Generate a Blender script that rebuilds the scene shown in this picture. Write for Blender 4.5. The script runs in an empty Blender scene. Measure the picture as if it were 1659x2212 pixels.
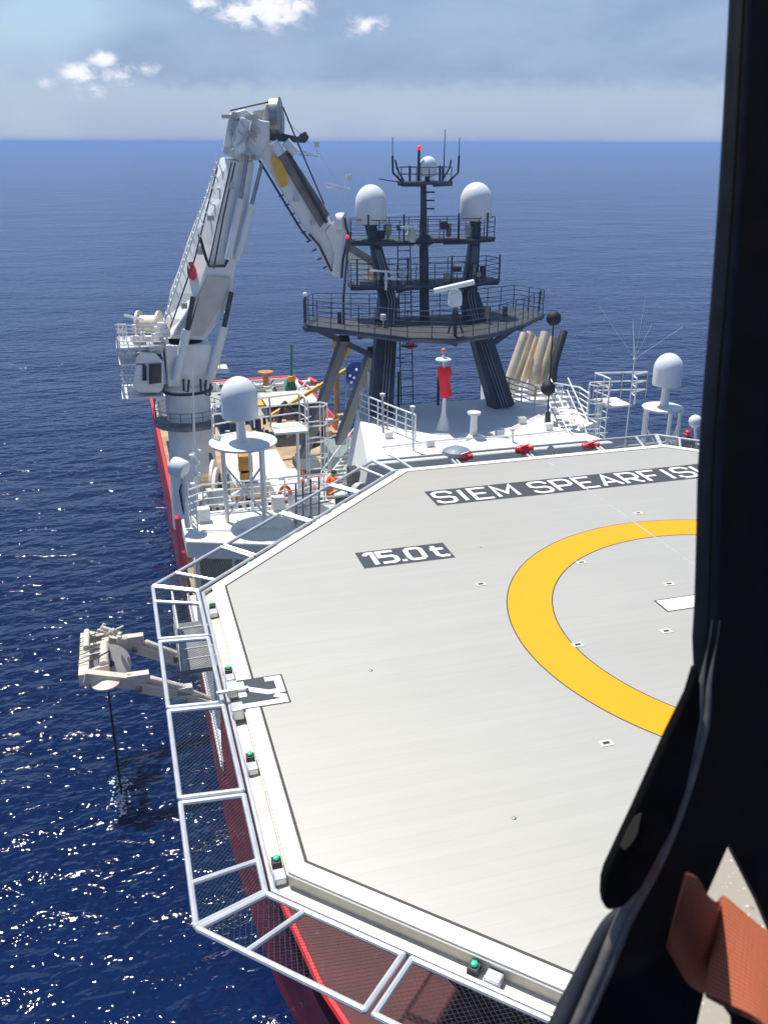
import bpy, bmesh, math, random
from mathutils import Vector, Matrix
random.seed(7)
S = bpy.context.scene
COL = S.collection
# ------------------------------------------------------------------ camera
CX, CY, CZ = -11.8671, -13.6142, 8.8012
YAW, PITCH, ROLL, FPX = 0.2842, 0.3829, -0.0029, 1983.1
PW, PH = 1659.0, 2212.0
def cam_rows():
    cy, sy = math.cos(YAW), math.sin(YAW)
    f = Vector((sy*math.cos(PITCH), cy*math.cos(PITCH), -math.sin(PITCH)))
    r = Vector((cy, -sy, 0)); d = f.cross(r)
    r2 = r*math.cos(ROLL) + d*math.sin(ROLL); d2 = -r*math.sin(ROLL) + d*math.cos(ROLL)
    return r2, d2, f
CR, CD, CF = cam_rows()
cam_d = bpy.data.cameras.new('camera'); cam = bpy.data.objects.new('camera', cam_d); COL.objects.link(cam)
cam_d.sensor_fit = 'HORIZONTAL'; cam_d.sensor_width = 3.4; cam_d.lens = FPX/PW*3.4
cam_d.clip_start = 0.05; cam_d.clip_end = 400000
cam_d.dof.use_dof = True; cam_d.dof.focus_distance = 32; cam_d.dof.aperture_fstop = 2.0
cam.matrix_world = Matrix(((CR.x, -CD.x, -CF.x, CX), (CR.y, -CD.y, -CF.y, CY), (CR.z, -CD.z, -CF.z, CZ), (0, 0, 0, 1)))
S.camera = cam
def P(u, v, x=None, y=None, z=None, d=None):
    """measured point of the photograph put at a chosen depth (a plane of the ship, or d metres out)"""
    r = CR*((u-PW/2)/FPX) + CD*((v-PH/2)/FPX) + CF
    if x is not None: t = (x-CX)/r.x
    elif y is not None: t = (y-CY)/r.y
    elif z is not None: t = (z-CZ)/r.z
    else: t = d
    return Vector((CX, CY, CZ)) + r*t
# ------------------------------------------------------------------ light
SUN_EL, SUN_AZ = math.radians(69), math.radians(-24)      # azimuth from +y towards +x
SUND = Vector((math.sin(SUN_AZ)*math.cos(SUN_EL), math.cos(SUN_AZ)*math.cos(SUN_EL), math.sin(SUN_EL)))
sl = bpy.data.lights.new('sun', 'SUN'); sl.energy = 4.2; sl.angle = math.radians(0.53); sl.color = (1.0, 0.95, 0.86)
so = bpy.data.objects.new('sun', sl); COL.objects.link(so); so.rotation_euler = SUND.to_track_quat('Z', 'Y').to_euler(); so.location = (0, 0, 60)
S.view_settings.view_transform = 'Standard'; S.view_settings.look = 'None'; S.view_settings.exposure = 0.42; S.view_settings.gamma = 1
S.render.film_transparent = False
cy_ = S.cycles; cy_.use_denoising = True; cy_.max_bounces = 6; cy_.sample_clamp_indirect = 6

# ------------------------------------------------------------------ node helper
class NT:
    def __init__(s, tree): s.t = tree; s.n = tree.nodes; s.l = tree.links
    def node(s, typ, **kw):
        n = s.n.new(typ)
        ins = kw.pop('ins', {})
        for k, v in kw.items(): setattr(n, k, v)
        for k, v in ins.items():
            sock = n.inputs[k]
            if isinstance(v, bpy.types.NodeSocket): s.l.new(v, sock)
            else: sock.default_value = v
        return n
    def math(s, op, a, b=0.0, clamp=False):
        n = s.node('ShaderNodeMath', operation=op, use_clamp=clamp, ins={0: a, 1: b}); return n.outputs[0]
    def mix(s, f, a, b, mode='MIX'):
        n = s.node('ShaderNodeMix', data_type='RGBA', blend_type=mode)
        for k, v in ((0, f), (6, a), (7, b)):
            if isinstance(v, bpy.types.NodeSocket): s.l.new(v, n.inputs[k])
            else: n.inputs[k].default_value = v if k == 0 or len(v) == 4 else (*v, 1)
        return n.outputs[2]
    def noise(s, vec, scale, detail=4, rough=0.55, dist=0.0):
        return s.node('ShaderNodeTexNoise', ins={'Vector': vec, 'Scale': scale, 'Detail': detail, 'Roughness': rough, 'Distortion': dist}).outputs[0]
    def ramp(s, f, lo, hi):
        return s.node('ShaderNodeMapRange', interpolation_type='SMOOTHSTEP', ins={0: f, 1: lo, 2: hi, 3: 0.0, 4: 1.0}).outputs[0]
    def mapping(s, vec, scale=(1, 1, 1), rot=(0, 0, 0), loc=(0, 0, 0)):
        return s.node('ShaderNodeMapping', ins={'Vector': vec, 'Scale': scale, 'Rotation': rot, 'Location': loc}).outputs[0]

# ------------------------------------------------------------------ sky
W = bpy.data.worlds.new('World'); S.world = W; W.use_nodes = True
t = NT(W.node_tree); t.n.clear()
sky = t.node('ShaderNodeTexSky', sky_type='NISHITA', sun_disc=False, sun_elevation=SUN_EL, sun_rotation=SUN_AZ, air_density=1.0, dust_density=0.15, ozone_density=3.0)
bg1 = t.node('ShaderNodeBackground', ins={'Color': sky.outputs[0], 'Strength': 0.092})
co = t.node('ShaderNodeTexCoord').outputs['Generated']
sx = t.node('ShaderNodeSeparateXYZ', ins={0: co}).outputs
el = sx[2]
stretch = t.mapping(co, scale=(6, 6, 15))
n1 = t.noise(stretch, 0.8, 4, 0.5, 0.3)
n2 = t.noise(t.mapping(co, scale=(42, 42, 66), loc=(3, 1, 2)), 1.5, 10, 0.60, 0.35)
n3 = t.noise(t.mapping(co, scale=(7, 7, 17), loc=(7, 2, 4)), 1.0, 6, 0.55, 0.4)
# grey-blue cloud sheet between about 2.5 and 9 degrees, thinner to the left
def az_of(u, v):
    q = P(u, v, d=1.0) - Vector((CX, CY, CZ)); q.normalize(); return q
left = t.math('DIVIDE', sx[0], t.math('MAXIMUM', sx[1], 0.05))           # tan of azimuth
bank = t.math('MULTIPLY', t.ramp(t.math('ADD', el, t.math('MULTIPLY', n2, 0.02)), 0.052, 0.072), t.math('SUBTRACT', 1.0, t.ramp(el, 0.16, 0.32)))
side = t.ramp(left, -0.03, 0.13)
sheet = t.math('MULTIPLY', bank, t.ramp(t.math('ADD', t.math('MULTIPLY', side, 0.36), n1), 0.45, 0.80))
hz = t.math('SUBTRACT', 1.0, t.ramp(el, 0.0, 0.17))
hazecol = t.mix(t.ramp(n3, 0.35, 0.7), (0.285, 0.36, 0.51), (0.355, 0.42, 0.545))
hazecol = t.mix(t.ramp(el, 0.0, 0.06), hazecol, (0.27, 0.355, 0.51))
# cumulus puffs: soft blobs of direction broken up by noise
pf = None
for (u, v, r, k) in ((590, 18, .060, 1.0), (520, 28, .045, .9), (645, 12, .036, .85), (440, 8, .030, .85), (790, 52, .042, .72), (170, 158, .036, .9), (222, 126, .026, .95), (265, 166, .050, .72), (315, 150, .036, .6),
                     (95, 174, .030, .65), (195, 192, .05, .6), (1180, 205, .06, .22), (60, 30, .05, .3), (1480, 215, .05, .28)):
    q = az_of(u, v)
    dv = t.node('ShaderNodeVectorMath', operation='SUBTRACT', ins={0: co, 1: tuple(q)}).outputs[0]
    dv = t.mapping(dv, scale=(1, 1, 1.9))
    ln = t.node('ShaderNodeVectorMath', operation='LENGTH', ins={0: dv}).outputs[1]
    b = t.math('MULTIPLY', t.math('SUBTRACT', 1.0, t.math('DIVIDE', ln, r), clamp=True), k)
    pf = b if pf is None else t.math('MAXIMUM', pf, b)
puff = t.ramp(t.math('ADD', pf, t.math('MULTIPLY', t.math('SUBTRACT', n2, 0.5), 1.7)), 0.30, 0.85)
puff = t.math('MULTIPLY', puff, t.ramp(pf, 0.0, 0.15))
sheetcol = t.mix(t.ramp(n3, 0.3, 0.75), (0.195, 0.275, 0.430), (0.280, 0.360, 0.520))
bgh = t.node('ShaderNodeBackground', ins={'Color': hazecol})
bgs = t.node('ShaderNodeBackground', ins={'Color': sheetcol})
bgp = t.node('ShaderNodeBackground', ins={'Color': t.mix(t.ramp(pf, .25, .75), (0.36, 0.43, 0.58), (0.74, 0.75, 0.80))})
m1 = t.node('ShaderNodeMixShader', ins={0: t.math('MULTIPLY', hz, 0.9), 1: bg1.outputs[0], 2: bgh.outputs[0]}).outputs[0]
m2 = t.node('ShaderNodeMixShader', ins={0: t.math('MULTIPLY', sheet, 0.8), 1: m1, 2: bgs.outputs[0]}).outputs[0]
m3 = t.node('ShaderNodeMixShader', ins={0: puff, 1: m2, 2: bgp.outputs[0]}).outputs[0]
t.node('ShaderNodeOutputWorld', ins={0: m3})

# ------------------------------------------------------------------ materials
MATS = {}
def mat(name, col, rough=0.5, metal=0.0, var=0.12, dirt=0.0, dirtcol=(0.16, 0.10, 0.06), scale=1.5, emit=None, bump=0.0, streak=False, spec=0.5):
    if name in MATS: return MATS[name]
    m = bpy.data.materials.new(name); m.use_nodes = True; t = NT(m.node_tree); t.n.clear()
    co = t.node('ShaderNodeTexCoord').outputs['Object']
    n = t.noise(co, scale, 5, 0.6)
    lo = tuple(max(0, c*(1-var)) for c in col); hi = tuple(min(1, c*(1+var)) for c in col)
    c = t.mix(t.ramp(n, 0.3, 0.7), lo, hi)
    if dirt > 0:
        v = t.mapping(co, scale=(1, 1, 0.22) if streak else (1, 1, 1), loc=(5, 3, 1))
        d = t.ramp(t.noise(v, scale*2.3, 8, 0.65), 0.56, 0.78)
        c = t.mix(t.math('MULTIPLY', d, dirt), c, dirtcol)
    ins = {'Base Color': c, 'Roughness': t.math('ADD', rough-0.06, t.math('MULTIPLY', n, 0.12)), 'Metallic': metal, 'Specular IOR Level': spec}
    if emit: ins['Emission Color'] = (*emit[0], 1); ins['Emission Strength'] = emit[1]
    b = t.node('ShaderNodeBsdfPrincipled', ins=ins)
    if bump:
        bn = t.node('ShaderNodeBump', ins={'Height': t.noise(co, scale*9, 4), 'Strength': bump, 'Distance': 0.02}); t.l.new(bn.outputs[0], b.inputs['Normal'])
    t.node('ShaderNodeOutputMaterial', ins={0: b.outputs[0]})
    MATS[name] = m; return m
white = mat('white_paint', (0.74, 0.75, 0.74), 0.42, var=0.06, dirt=0.25, dirtcol=(0.42, 0.36, 0.28), streak=True)
whiteroof = mat('white_deck_paint', (0.80, 0.79, 0.75), 0.6, var=0.05, dirt=0.25, dirtcol=(0.5, 0.46, 0.4), scale=0.6)
radomew = mat('radome_white', (0.80, 0.83, 0.85), 0.32, var=0.02)
cranew = mat('crane_white', (0.78, 0.79, 0.78), 0.4, var=0.06, dirt=0.35, dirtcol=(0.36, 0.30, 0.24), streak=True, scale=0.8)
cranegrey = mat('crane_grey', (0.56, 0.53, 0.49), 0.5, var=0.1, dirt=0.3, scale=0.8)
cream = mat('cream_paint', (0.66, 0.60, 0.50), 0.5, dirt=0.3, dirtcol=(0.35, 0.24, 0.14))
mastc = mat('mast_navy', (0.050, 0.063, 0.085), 0.45, var=0.25, dirt=0.2, dirtcol=(0.07, 0.07, 0.07))  # tone lifted slightly to put lens veil into the mast's colour
mastdeck = mat('mast_grating', (0.036, 0.042, 0.05), 0.6, var=0.3, scale=3)
darksteel = mat('dark_steel', (0.04, 0.042, 0.045), 0.5, var=0.3)
steel = mat('bare_steel', (0.30, 0.30, 0.30), 0.4, 0.7, var=0.2)
galv = mat('galvanised_tube', (0.70, 0.71, 0.72), 0.30, 0.45, var=0.08, scale=4)
red = mat('red_paint', (0.55, 0.035, 0.035), 0.4, var=0.2, dirt=0.3)
orange = mat('orange_fabric', (0.80, 0.11, 0.03), 0.75, var=0.1)
sockm = mat('windsock_red', (0.85, 0.03, 0.035), 0.8, var=0.06)
sigred = mat('signal_red', (0.70, 0.02, 0.03), 0.35, var=0.1)
yellow = mat('yellow_paint', (0.80, 0.45, 0.04), 0.45, var=0.1, dirt=0.2)
ochre = mat('ochre_paint', (0.50, 0.24, 0.05), 0.5, var=0.2, dirt=0.3)
green = mat('green_paint', (0.02, 0.22, 0.08), 0.4, var=0.25)
lime = mat('light_green_paint', (0.12, 0.5, 0.25), 0.5)
blue = mat('blue_paint', (0.02, 0.05, 0.24), 0.5, var=0.2)
wood = mat('wooden_deck', (0.42, 0.30, 0.17), 0.8, var=0.25, dirt=0.5, dirtcol=(0.16, 0.12, 0.08), scale=0.7)
glass = mat('dark_window_glass', (0.008, 0.018, 0.018), 0.12, var=0.3, spec=0.35)
bronze = mat('heat_stained_steel', (0.72, 0.60, 0.42), 0.36, 0.25, var=0.2, dirt=0.35, dirtcol=(0.05, 0.04, 0.03), scale=0.9)
grlamp = mat('green_lamp', (0.02, 0.6, 0.3), 0.3, emit=((0.02, 1.0, 0.35), 0.2))
rdlamp = mat('red_lamp', (0.8, 0.02, 0.02), 0.3, emit=((1.0, 0.03, 0.03), 0.8))
skin = mat('skin', (0.42, 0.22, 0.14), 0.6)
black = mat('black_rubber', (0.006, 0.006, 0.008), 0.5, var=0.3)

def ship_mat(name, col, rough=0.4, scuff=0.3):
    m = bpy.data.materials.new(name); m.use_nodes = True; t = NT(m.node_tree); t.n.clear()
    co = t.node('ShaderNodeTexCoord').outputs['Object']
    n = t.noise(co, 0.5, 6, 0.6)
    c = t.mix(t.ramp(n, 0.3, 0.7), tuple(x*0.75 for x in col), tuple(x*1.2 for x in col))
    s = t.ramp(t.noise(t.mapping(co, scale=(1.2, 1.2, 0.12)), 1.6, 8, 0.7), 0.60, 0.76)
    c = t.mix(t.math('MULTIPLY', s, scuff), c, (0.45, 0.40, 0.38))
    s2 = t.ramp(t.noise(t.mapping(co, scale=(1, 0.25, 1.5), loc=(9, 4, 2)), 1.1, 8, 0.7), 0.62, 0.74)
    c = t.mix(t.math('MULTIPLY', s2, scuff), c, (0.10, 0.06, 0.05))
    b = t.node('ShaderNodeBsdfPrincipled', ins={'Base Color': c, 'Roughness': rough})
    t.node('ShaderNodeOutputMaterial', ins={0: b.outputs[0]})
    return m
hullm = ship_mat('hull_red', (0.40, 0.028, 0.034))
decred = ship_mat('forecastle_deck_red', (0.085, 0.011, 0.012), 0.6, 0.25)

def deck_mat():
    m = bpy.data.materials.new('aluminium_deck'); m.use_nodes = True; t = NT(m.node_tree); t.n.clear()
    co = t.node('ShaderNodeTexCoord').outputs['Object']
    sp = t.node('ShaderNodeSeparateXYZ', ins={0: co}).outputs
    fr = t.math('FRACT', t.math('MULTIPLY', sp[1], 4.0))
    seam = t.math('LESS_THAN', t.math('ABSOLUTE', t.math('SUBTRACT', fr, 0.5)), 0.035)
    pid = t.node('ShaderNodeTexWhiteNoise', noise_dimensions='1D', ins={'W': t.math('FLOOR', t.math('ADD', t.math('MULTIPLY', sp[1], 4.0), 0.5))}).outputs[0]
    st = t.noise(t.mapping(co, scale=(0.22, 6, 1)), 2.0, 6, 0.65)
    n = t.noise(co, 0.28, 4, 0.55)
    sc = t.ramp(t.noise(t.mapping(co, scale=(0.35, 1.6, 1), loc=(2, 7, 0), rot=(0, 0, 0.12)), 1.3, 9, 0.7), 0.60, 0.74)
    f = t.math('ADD', t.math('ADD', t.math('MULTIPLY', st, 0.6), t.math('MULTIPLY', n, 0.5)), t.math('MULTIPLY', pid, 0.12))
    c = t.mix(t.ramp(f, 0.3, 1.1), (0.525, 0.505, 0.445), (0.60, 0.58, 0.515))
    c = t.mix(t.math('MULTIPLY', sc, 0.22), c, (0.25, 0.235, 0.21))
    ty = t.ramp(t.noise(t.mapping(co, scale=(0.10, 2.6, 1), loc=(1, 3, 0), rot=(0, 0, -0.22)), 1.6, 6, 0.6), 0.66, 0.73)
    br = t.math('MULTIPLY', ty, t.ramp(t.noise(co, 0.9, 5, 0.6), 0.45, 0.62))
    c = t.mix(t.math('MULTIPLY', br, 0.30), c, (0.16, 0.15, 0.14))
    ru = t.ramp(t.noise(t.mapping(co, scale=(0.5, 1.2, 1), loc=(11, 5, 0)), 0.9, 9, 0.68), 0.66, 0.78)
    c = t.mix(t.math('MULTIPLY', ru, 0.28), c, (0.40, 0.30, 0.19))
    c = t.mix(t.math('MULTIPLY', seam, 0.08), c, (0.2, 0.2, 0.19))
    h = t.math('ADD', t.math('MULTIPLY', seam, -1.0), t.math('MULTIPLY', st, 0.25))
    bp = t.node('ShaderNodeBump', ins={'Height': h, 'Strength': 0.10, 'Distance': 0.003})
    b = t.node('ShaderNodeBsdfPrincipled', ins={'Base Color': c, 'Roughness': 0.42, 'Metallic': 0.4, 'Normal': bp.outputs[0]})
    t.node('ShaderNodeOutputMaterial', ins={0: b.outputs[0]})
    return m
deckm = deck_mat()
def mark_mat(name, col, wear, wearcol):
    m = bpy.data.materials.new(name); m.use_nodes = True; t = NT(m.node_tree); t.n.clear()
    co = t.node('ShaderNodeTexCoord').outputs['Object']
    w = t.ramp(t.noise(t.mapping(co, scale=(0.6, 2.0, 1)), 3.0, 9, 0.7), 0.60, 0.78)
    n = t.noise(co, 0.8, 5, 0.6)
    c = t.mix(n, tuple(x*0.9 for x in col), tuple(min(1, x*1.08) for x in col))
    c = t.mix(t.math('MULTIPLY', w, wear), c, wearcol)
    b = t.node('ShaderNodeBsdfPrincipled', ins={'Base Color': c, 'Roughness': 0.65, 'Specular IOR Level': 0.3})
    t.node('ShaderNodeOutputMaterial', ins={0: b.outputs[0]})
    return m
mk_white = mark_mat('marking_white', (0.80, 0.78, 0.73), 0.2, (0.55, 0.52, 0.46))
mk_yellow = mark_mat('marking_yellow', (0.82, 0.36, 0.006), 0.22, (0.62, 0.42, 0.20))
mk_dark = mark_mat('marking_dark_grey', (0.055, 0.065, 0.078), 0.25, (0.2, 0.2, 0.2))
mk_line = mark_mat('marking_outline', (0.07, 0.068, 0.06), 0.6, (0.25, 0.25, 0.25))

def sea_mat():
    m = bpy.data.materials.new('sea_water'); m.use_nodes = True; t = NT(m.node_tree); t.n.clear()
    co = t.node('ShaderNodeTexCoord').outputs['Object']
    a = t.noise(t.mapping(co, scale=(0.55, 1.0, 1), rot=(0, 0, 0.5)), 0.045, 3, 0.5)
    b_ = t.noise(t.mapping(co, scale=(0.5, 1.0, 1), rot=(0, 0, 0.75)), 0.34, 2.5, 0.5, 0.5)
    c_ = t.noise(t.mapping(co, scale=(0.6, 1.0, 1), rot=(0, 0, 0.35)), 0.95, 2, 0.5, 0.3)
    d_ = t.noise(t.mapping(co, scale=(0.7, 1.0, 1), rot=(0, 0, 0.6)), 2.6, 1.5, 0.5, 0.3)
    h = t.math('ADD', t.math('ADD', t.math('MULTIPLY', a, 1.8), t.math('MULTIPLY', b_, 0.69)), t.math('ADD', t.math('MULTIPLY', c_, 0.34), t.math('MULTIPLY', d_, 0.10)))
    bp = t.node('ShaderNodeBump', ins={'Height': h, 'Strength': 1.0, 'Distance': 1.0})
    patch = t.noise(t.mapping(co, scale=(0.4, 1, 1)), 0.006, 4, 0.55)
    col = t.mix(t.ramp(patch, 0.3, 0.7), (0.0002, 0.0060, 0.040), (0.0004, 0.0105, 0.060))
    b = t.node('ShaderNodeBsdfPrincipled', ins={'Base Color': col, 'Roughness': 0.06, 'IOR': 1.34, 'Normal': bp.outputs[0]})
    t.node('ShaderNodeOutputMaterial', ins={0: b.outputs[0]})
    return m
seam = sea_mat()

# ------------------------------------------------------------------ mesh builder
def wloc(o):
    v = Vector((0, 0, 0))
    while o is not None: v = v + Vector(o.location); o = o.parent
    return v
class MB:
    def __init__(s): s.v = []; s.f = []
    def add(s, vs, fs):
        k = len(s.v); s.v += [Vector(v) for v in vs]; s.f += [tuple(i+k for i in f) for f in fs]; return s
    def hexa(s, b, tp):     # bottom ring, top ring (same count, ccw from above)
        n = len(b); fs = [tuple(range(n-1, -1, -1)), tuple(range(n, 2*n))]
        fs += [(i, (i+1) % n, n+(i+1) % n, n+i) for i in range(n)]
        return s.add(list(b)+list(tp), fs)
    def box(s, c, size, rz=0.0, up=None):
        c = Vector(c); hx, hy, hz = (q/2 for q in size); M = Matrix.Rotation(rz, 3, 'Z')
        r = [(-hx, -hy), (hx, -hy), (hx, hy), (-hx, hy)]
        return s.hexa([c+M@Vector((x, y, -hz)) for x, y in r], [c+M@Vector((x, y, hz)) for x, y in r])
    def bb(s, x0, x1, y0, y1, z0, z1): return s.box(((x0+x1)/2, (y0+y1)/2, (z0+z1)/2), (abs(x1-x0), abs(y1-y0), abs(z1-z0)))
    def prism(s, poly, vec):  # planar polygon swept by vec
        vec = Vector(vec); return s.hexa([Vector(p) for p in poly], [Vector(p)+vec for p in poly])
    def slab(s, xy, z0, z1): return s.hexa([(x, y, z0) for x, y in xy], [(x, y, z1) for x, y in xy])
    def frame(s, a, b):
        d = (b-a).normalized(); h = Vector((0, 0, 1)) if abs(d.z) < 0.95 else Vector((1, 0, 0))
        x = d.cross(h).normalized(); y = d.cross(x).normalized(); return x, y
    def tube(s, a, b, r, r2=None, n=8, caps=True):
        a, b = Vector(a), Vector(b); r2 = r if r2 is None else r2
        if (b-a).length < 1e-6: return s
        x, y = s.frame(a, b); vs = []
        for c, rr in ((a, r), (b, r2)):
            for i in range(n):
                w = 2*math.pi*i/n; vs.append(c+(x*math.cos(w)+y*math.sin(w))*rr)
        fs = [(i, (i+1) % n, n+(i+1) % n, n+i) for i in range(n)]
        if caps: fs += [tuple(range(n-1, -1, -1)), tuple(range(n, 2*n))]
        return s.add(vs, fs)
    def pipe(s, pts, r, n=8, closed=False):
        pts = [Vector(p) for p in pts]
        m = len(pts)
        vs = []; ref = None
        for i, p in enumerate(pts):
            a = pts[(i-1) % m] if closed or i > 0 else p; b = pts[(i+1) % m] if closed or i < m-1 else p
            d = (b-a).normalized()
            if ref is None: x, y = s.frame(a, b)
            else: x = (ref-d*ref.dot(d)).normalized(); y = d.cross(x).normalized()
            ref = x; rr = r[i] if isinstance(r, (list, tuple)) else r
            for k in range(n):
                w = 2*math.pi*k/n; vs.append(p+(x*math.cos(w)+y*math.sin(w))*rr)
        fs = []
        for i in range(m if closed else m-1):
            j = (i+1) % m
            for k in range(n): fs.append((i*n+k, i*n+(k+1) % n, j*n+(k+1) % n, j*n+k))
        if not closed: fs += [tuple(range(n-1, -1, -1)), tuple(range((m-1)*n, m*n))]
        return s.add(vs, fs)
    def beam(s, a, b, w, h, up=(0, 0, 1), w2=None, h2=None):
        a, b = Vector(a), Vector(b); d = (b-a).normalized(); x = d.cross(Vector(up)).normalized(); y = x.cross(d).normalized()
        w2 = w if w2 is None else w2; h2 = h if h2 is None else h2
        r1 = [a+x*sx*w/2+y*sy*h/2 for sx, sy in ((-1, -1), (1, -1), (1, 1), (-1, 1))]
        r2 = [b+x*sx*w2/2+y*sy*h2/2 for sx, sy in ((-1, -1), (1, -1), (1, 1), (-1, 1))]
        return s.hexa(r1, r2)
    def lathe(s, c, prof, n=24, axis=(0, 0, 1)):
        c = Vector(c); q = Vector(axis).to_track_quat('Z', 'Y'); vs = []
        for r, z in prof:
            for i in range(n):
                w = 2*math.pi*i/n; vs.append(c+q@Vector((r*math.cos(w), r*math.sin(w), z)))
        m = len(prof); fs = []
        for j in range(m-1):
            for i in range(n): fs.append((j*n+i, j*n+(i+1) % n, (j+1)*n+(i+1) % n, (j+1)*n+i))
        fs += [tuple(range(n-1, -1, -1)), tuple(range((m-1)*n, m*n))]
        return s.add(vs, fs)
    def ball(s, c, r, n=16, sz=1.0):
        return s.lathe(c, [(max(1e-3, r*math.sin(math.pi*j/10)), -r*sz*math.cos(math.pi*j/10)) for j in range(11)], n)
    def sheet(s, poly, z=None): return s.add(poly, [tuple(range(len(poly)))])
    def build(s, name, m, parent=None, smooth=False, bevel=0.0, loc=None):
        me = bpy.data.meshes.new(name)
        o = bpy.data.objects.new(name, me); COL.objects.link(o)
        off = Vector((0, 0, 0))
        if parent is not None: off = wloc(parent); o.parent = parent
        elif loc is not None: off = Vector(loc); o.location = off
        me.from_pydata([tuple(v-off) for v in s.v], [], s.f)
        bm = bmesh.new(); bm.from_mesh(me); bmesh.ops.recalc_face_normals(bm, faces=bm.faces); bm.to_mesh(me); bm.free()
        me.materials.append(m)
        if smooth:
            for p in me.polygons: p.use_smooth = True
            try: me.set_sharp_from_angle(angle=math.radians(40))
            except Exception: pass
        if bevel:
            b = o.modifiers.new('bevel', 'BEVEL'); b.width = bevel; b.segments = 2; b.limit_method = 'ANGLE'
        return o
def build_each(mb, name, m, parent=None, **kw):
    """one object for every separate piece of the builder"""
    par = list(range(len(mb.v)))
    def find(i):
        while par[i] != i: par[i] = par[par[i]]; i = par[i]
        return i
    for f in mb.f:
        for i in f[1:]: par[find(i)] = find(f[0])
    groups = {}
    for f in mb.f: groups.setdefault(find(f[0]), []).append(f)
    for fs in groups.values():
        ids = sorted({i for f in fs for i in f}); mp = {i: k for k, i in enumerate(ids)}
        q = MB(); q.v = [mb.v[i] for i in ids]; q.f = [tuple(mp[i] for i in f) for f in fs]; q.build(name, m, parent, **kw)
def tag(o, label=None, cat=None, group=None, kind=None):
    if label: o['label'] = label
    if cat: o['category'] = cat
    if group: o['group'] = group
    if kind: o['kind'] = kind
    return o
def thing(name, label, cat, loc, group=None):
    o = bpy.data.objects.new(name, None); COL.objects.link(o); o.location = loc; o.empty_display_size = 0.3
    return tag(o, label, cat, group)
def copy_tree(o, parent=None):
    c = o.copy(); COL.objects.link(c); c.parent = parent
    for ch in [x for x in bpy.data.objects if x.parent == o]: copy_tree(ch, c)
    return c
def rail(mb, pts, h=1.1, bars=4, r=0.022, post=0.9, closed=False, up=Vector((0, 0, 1))):
    """guard rail along pts, all in one builder"""
    pts = [Vector(p) for p in pts]
    segs = list(zip(pts, pts[1:]+(pts[:1] if closed else [])))
    if not closed: segs = segs[:len(pts)-1]
    for a, b in segs:
        L = (b-a).length; n = max(1, round(L/post))
        for i in range(n+1): q = a.lerp(b, i/n); mb.tube(q, q+up*h, r*1.15, n=6)
        for k in range(1, bars+1):
            w = up*(h*k/bars); mb.tube(a+w, b+w, r*(1.2 if k == bars else 0.9), n=6)
    return mb
def ladder(mb, a, b, side, w=0.4, step=0.3, r=0.025):
    a, b, side = Vector(a), Vector(b), Vector(side).normalized()*w/2
    mb.tube(a-side, b-side, r, n=6); mb.tube(a+side, b+side, r, n=6)
    n = int((b-a).length/step)
    for i in range(1, n): q = a.lerp(b, i/n); mb.tube(q-side, q+side, r*0.8, n=6)
    return mb
# ------------------------------------------------------------------ sea
SEA = -25.5
def make_sea():
    rings = [0, 30, 60, 120, 250, 500, 1000, 2500, 6000, 15000, 40000, 120000]; n = 96
    vs = [(0, 0, SEA)]; fs = []
    for r in rings[1:]:
        for i in range(n): vs.append((r*math.cos(2*math.pi*i/n), r*math.sin(2*math.pi*i/n), SEA))
    for i in range(n): fs.append((0, 1+i, 1+(i+1) % n))
    for k in range(len(rings)-2):
        a, b = 1+k*n, 1+(k+1)*n
        for i in range(n): fs.append((a+i, b+i, b+(i+1) % n, a+(i+1) % n))
    mb = MB(); mb.add(vs, fs); o = mb.build('sea', seam); tag(o, kind='structure')
make_sea()

# ------------------------------------------------------------------ the ship itself
ship = thing('ship', 'long red hulled offshore ship with white superstructure lying on the blue sea', 'ship', (0.7, 45, SEA))
HS, HP = -8.85, 10.4                                   # starboard and port side
MIDX = (HS+HP)/2
def lerp_tab(tab, y):
    for (a, p), (b, q) in zip(tab, tab[1:]):
        if y <= b: w = max(0, (y-a)/(b-a)); return p+(q-p)*w
    return tab[-1][1]
HALF = (HP-HS)/2
top_half = [(-13, .4), (-11, 2.4), (-8, 4.4), (-4, 6.4), (0, 8.1), (4, 9.2), (8, 9.75), (13, 9.8), (20, HALF), (102, HALF)]
wl_half = [(-13, .05), (-9, .3), (-4, 2.0), (2, 4.2), (8, 6.6), (12, 7.8), (16, 8.75), (22, 9.45), (26, HALF), (102, HALF)]
top_z = [(-13, -10.9), (-6, -11.6), (4, -12.2), (20, -12.6), (24, -13.0), (26.5, -20.0), (44, -20.3), (52, -19.3), (102, -19.3)]
ys = [-13, -11, -9, -7, -5, -3, -1, 1, 3, 5, 7, 9, 11, 13, 16, 20, 24, 24.4, 26.5, 30, 36, 44, 52, 60, 70, 80, 90, 97, 102]
hv = []; NR = 7
for y in ys:
    tz = lerp_tab(top_z, y); th = lerp_tab(top_half, y); wh = lerp_tab(wl_half, y)
    if y > 96: th -= (y-96)*0.12; wh -= (y-96)*0.12
    row = []
    for s in (-1, 1):
        for k in range(NR):
            w = k/(NR-1); z = tz+(SEA-1.5-tz)*w
            hw = wh+(th-wh)*(1-w)**1.6
            row.append((MIDX+s*hw, y, z))
    hv.append(row)
mb = MB(); vs = [p for r in hv for p in r]; fs = []; R = 2*NR
for i in range(len(ys)-1):
    for s in (0, NR):
        for k in range(NR-1):
            fs.append((i*R+s+k, i*R+s+k+1, (i+1)*R+s+k+1, (i+1)*R+s+k))
fs.append(tuple(range(NR))+tuple(range(2*NR-1, NR-1, -1)))
b0 = (len(ys)-1)*R
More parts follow.
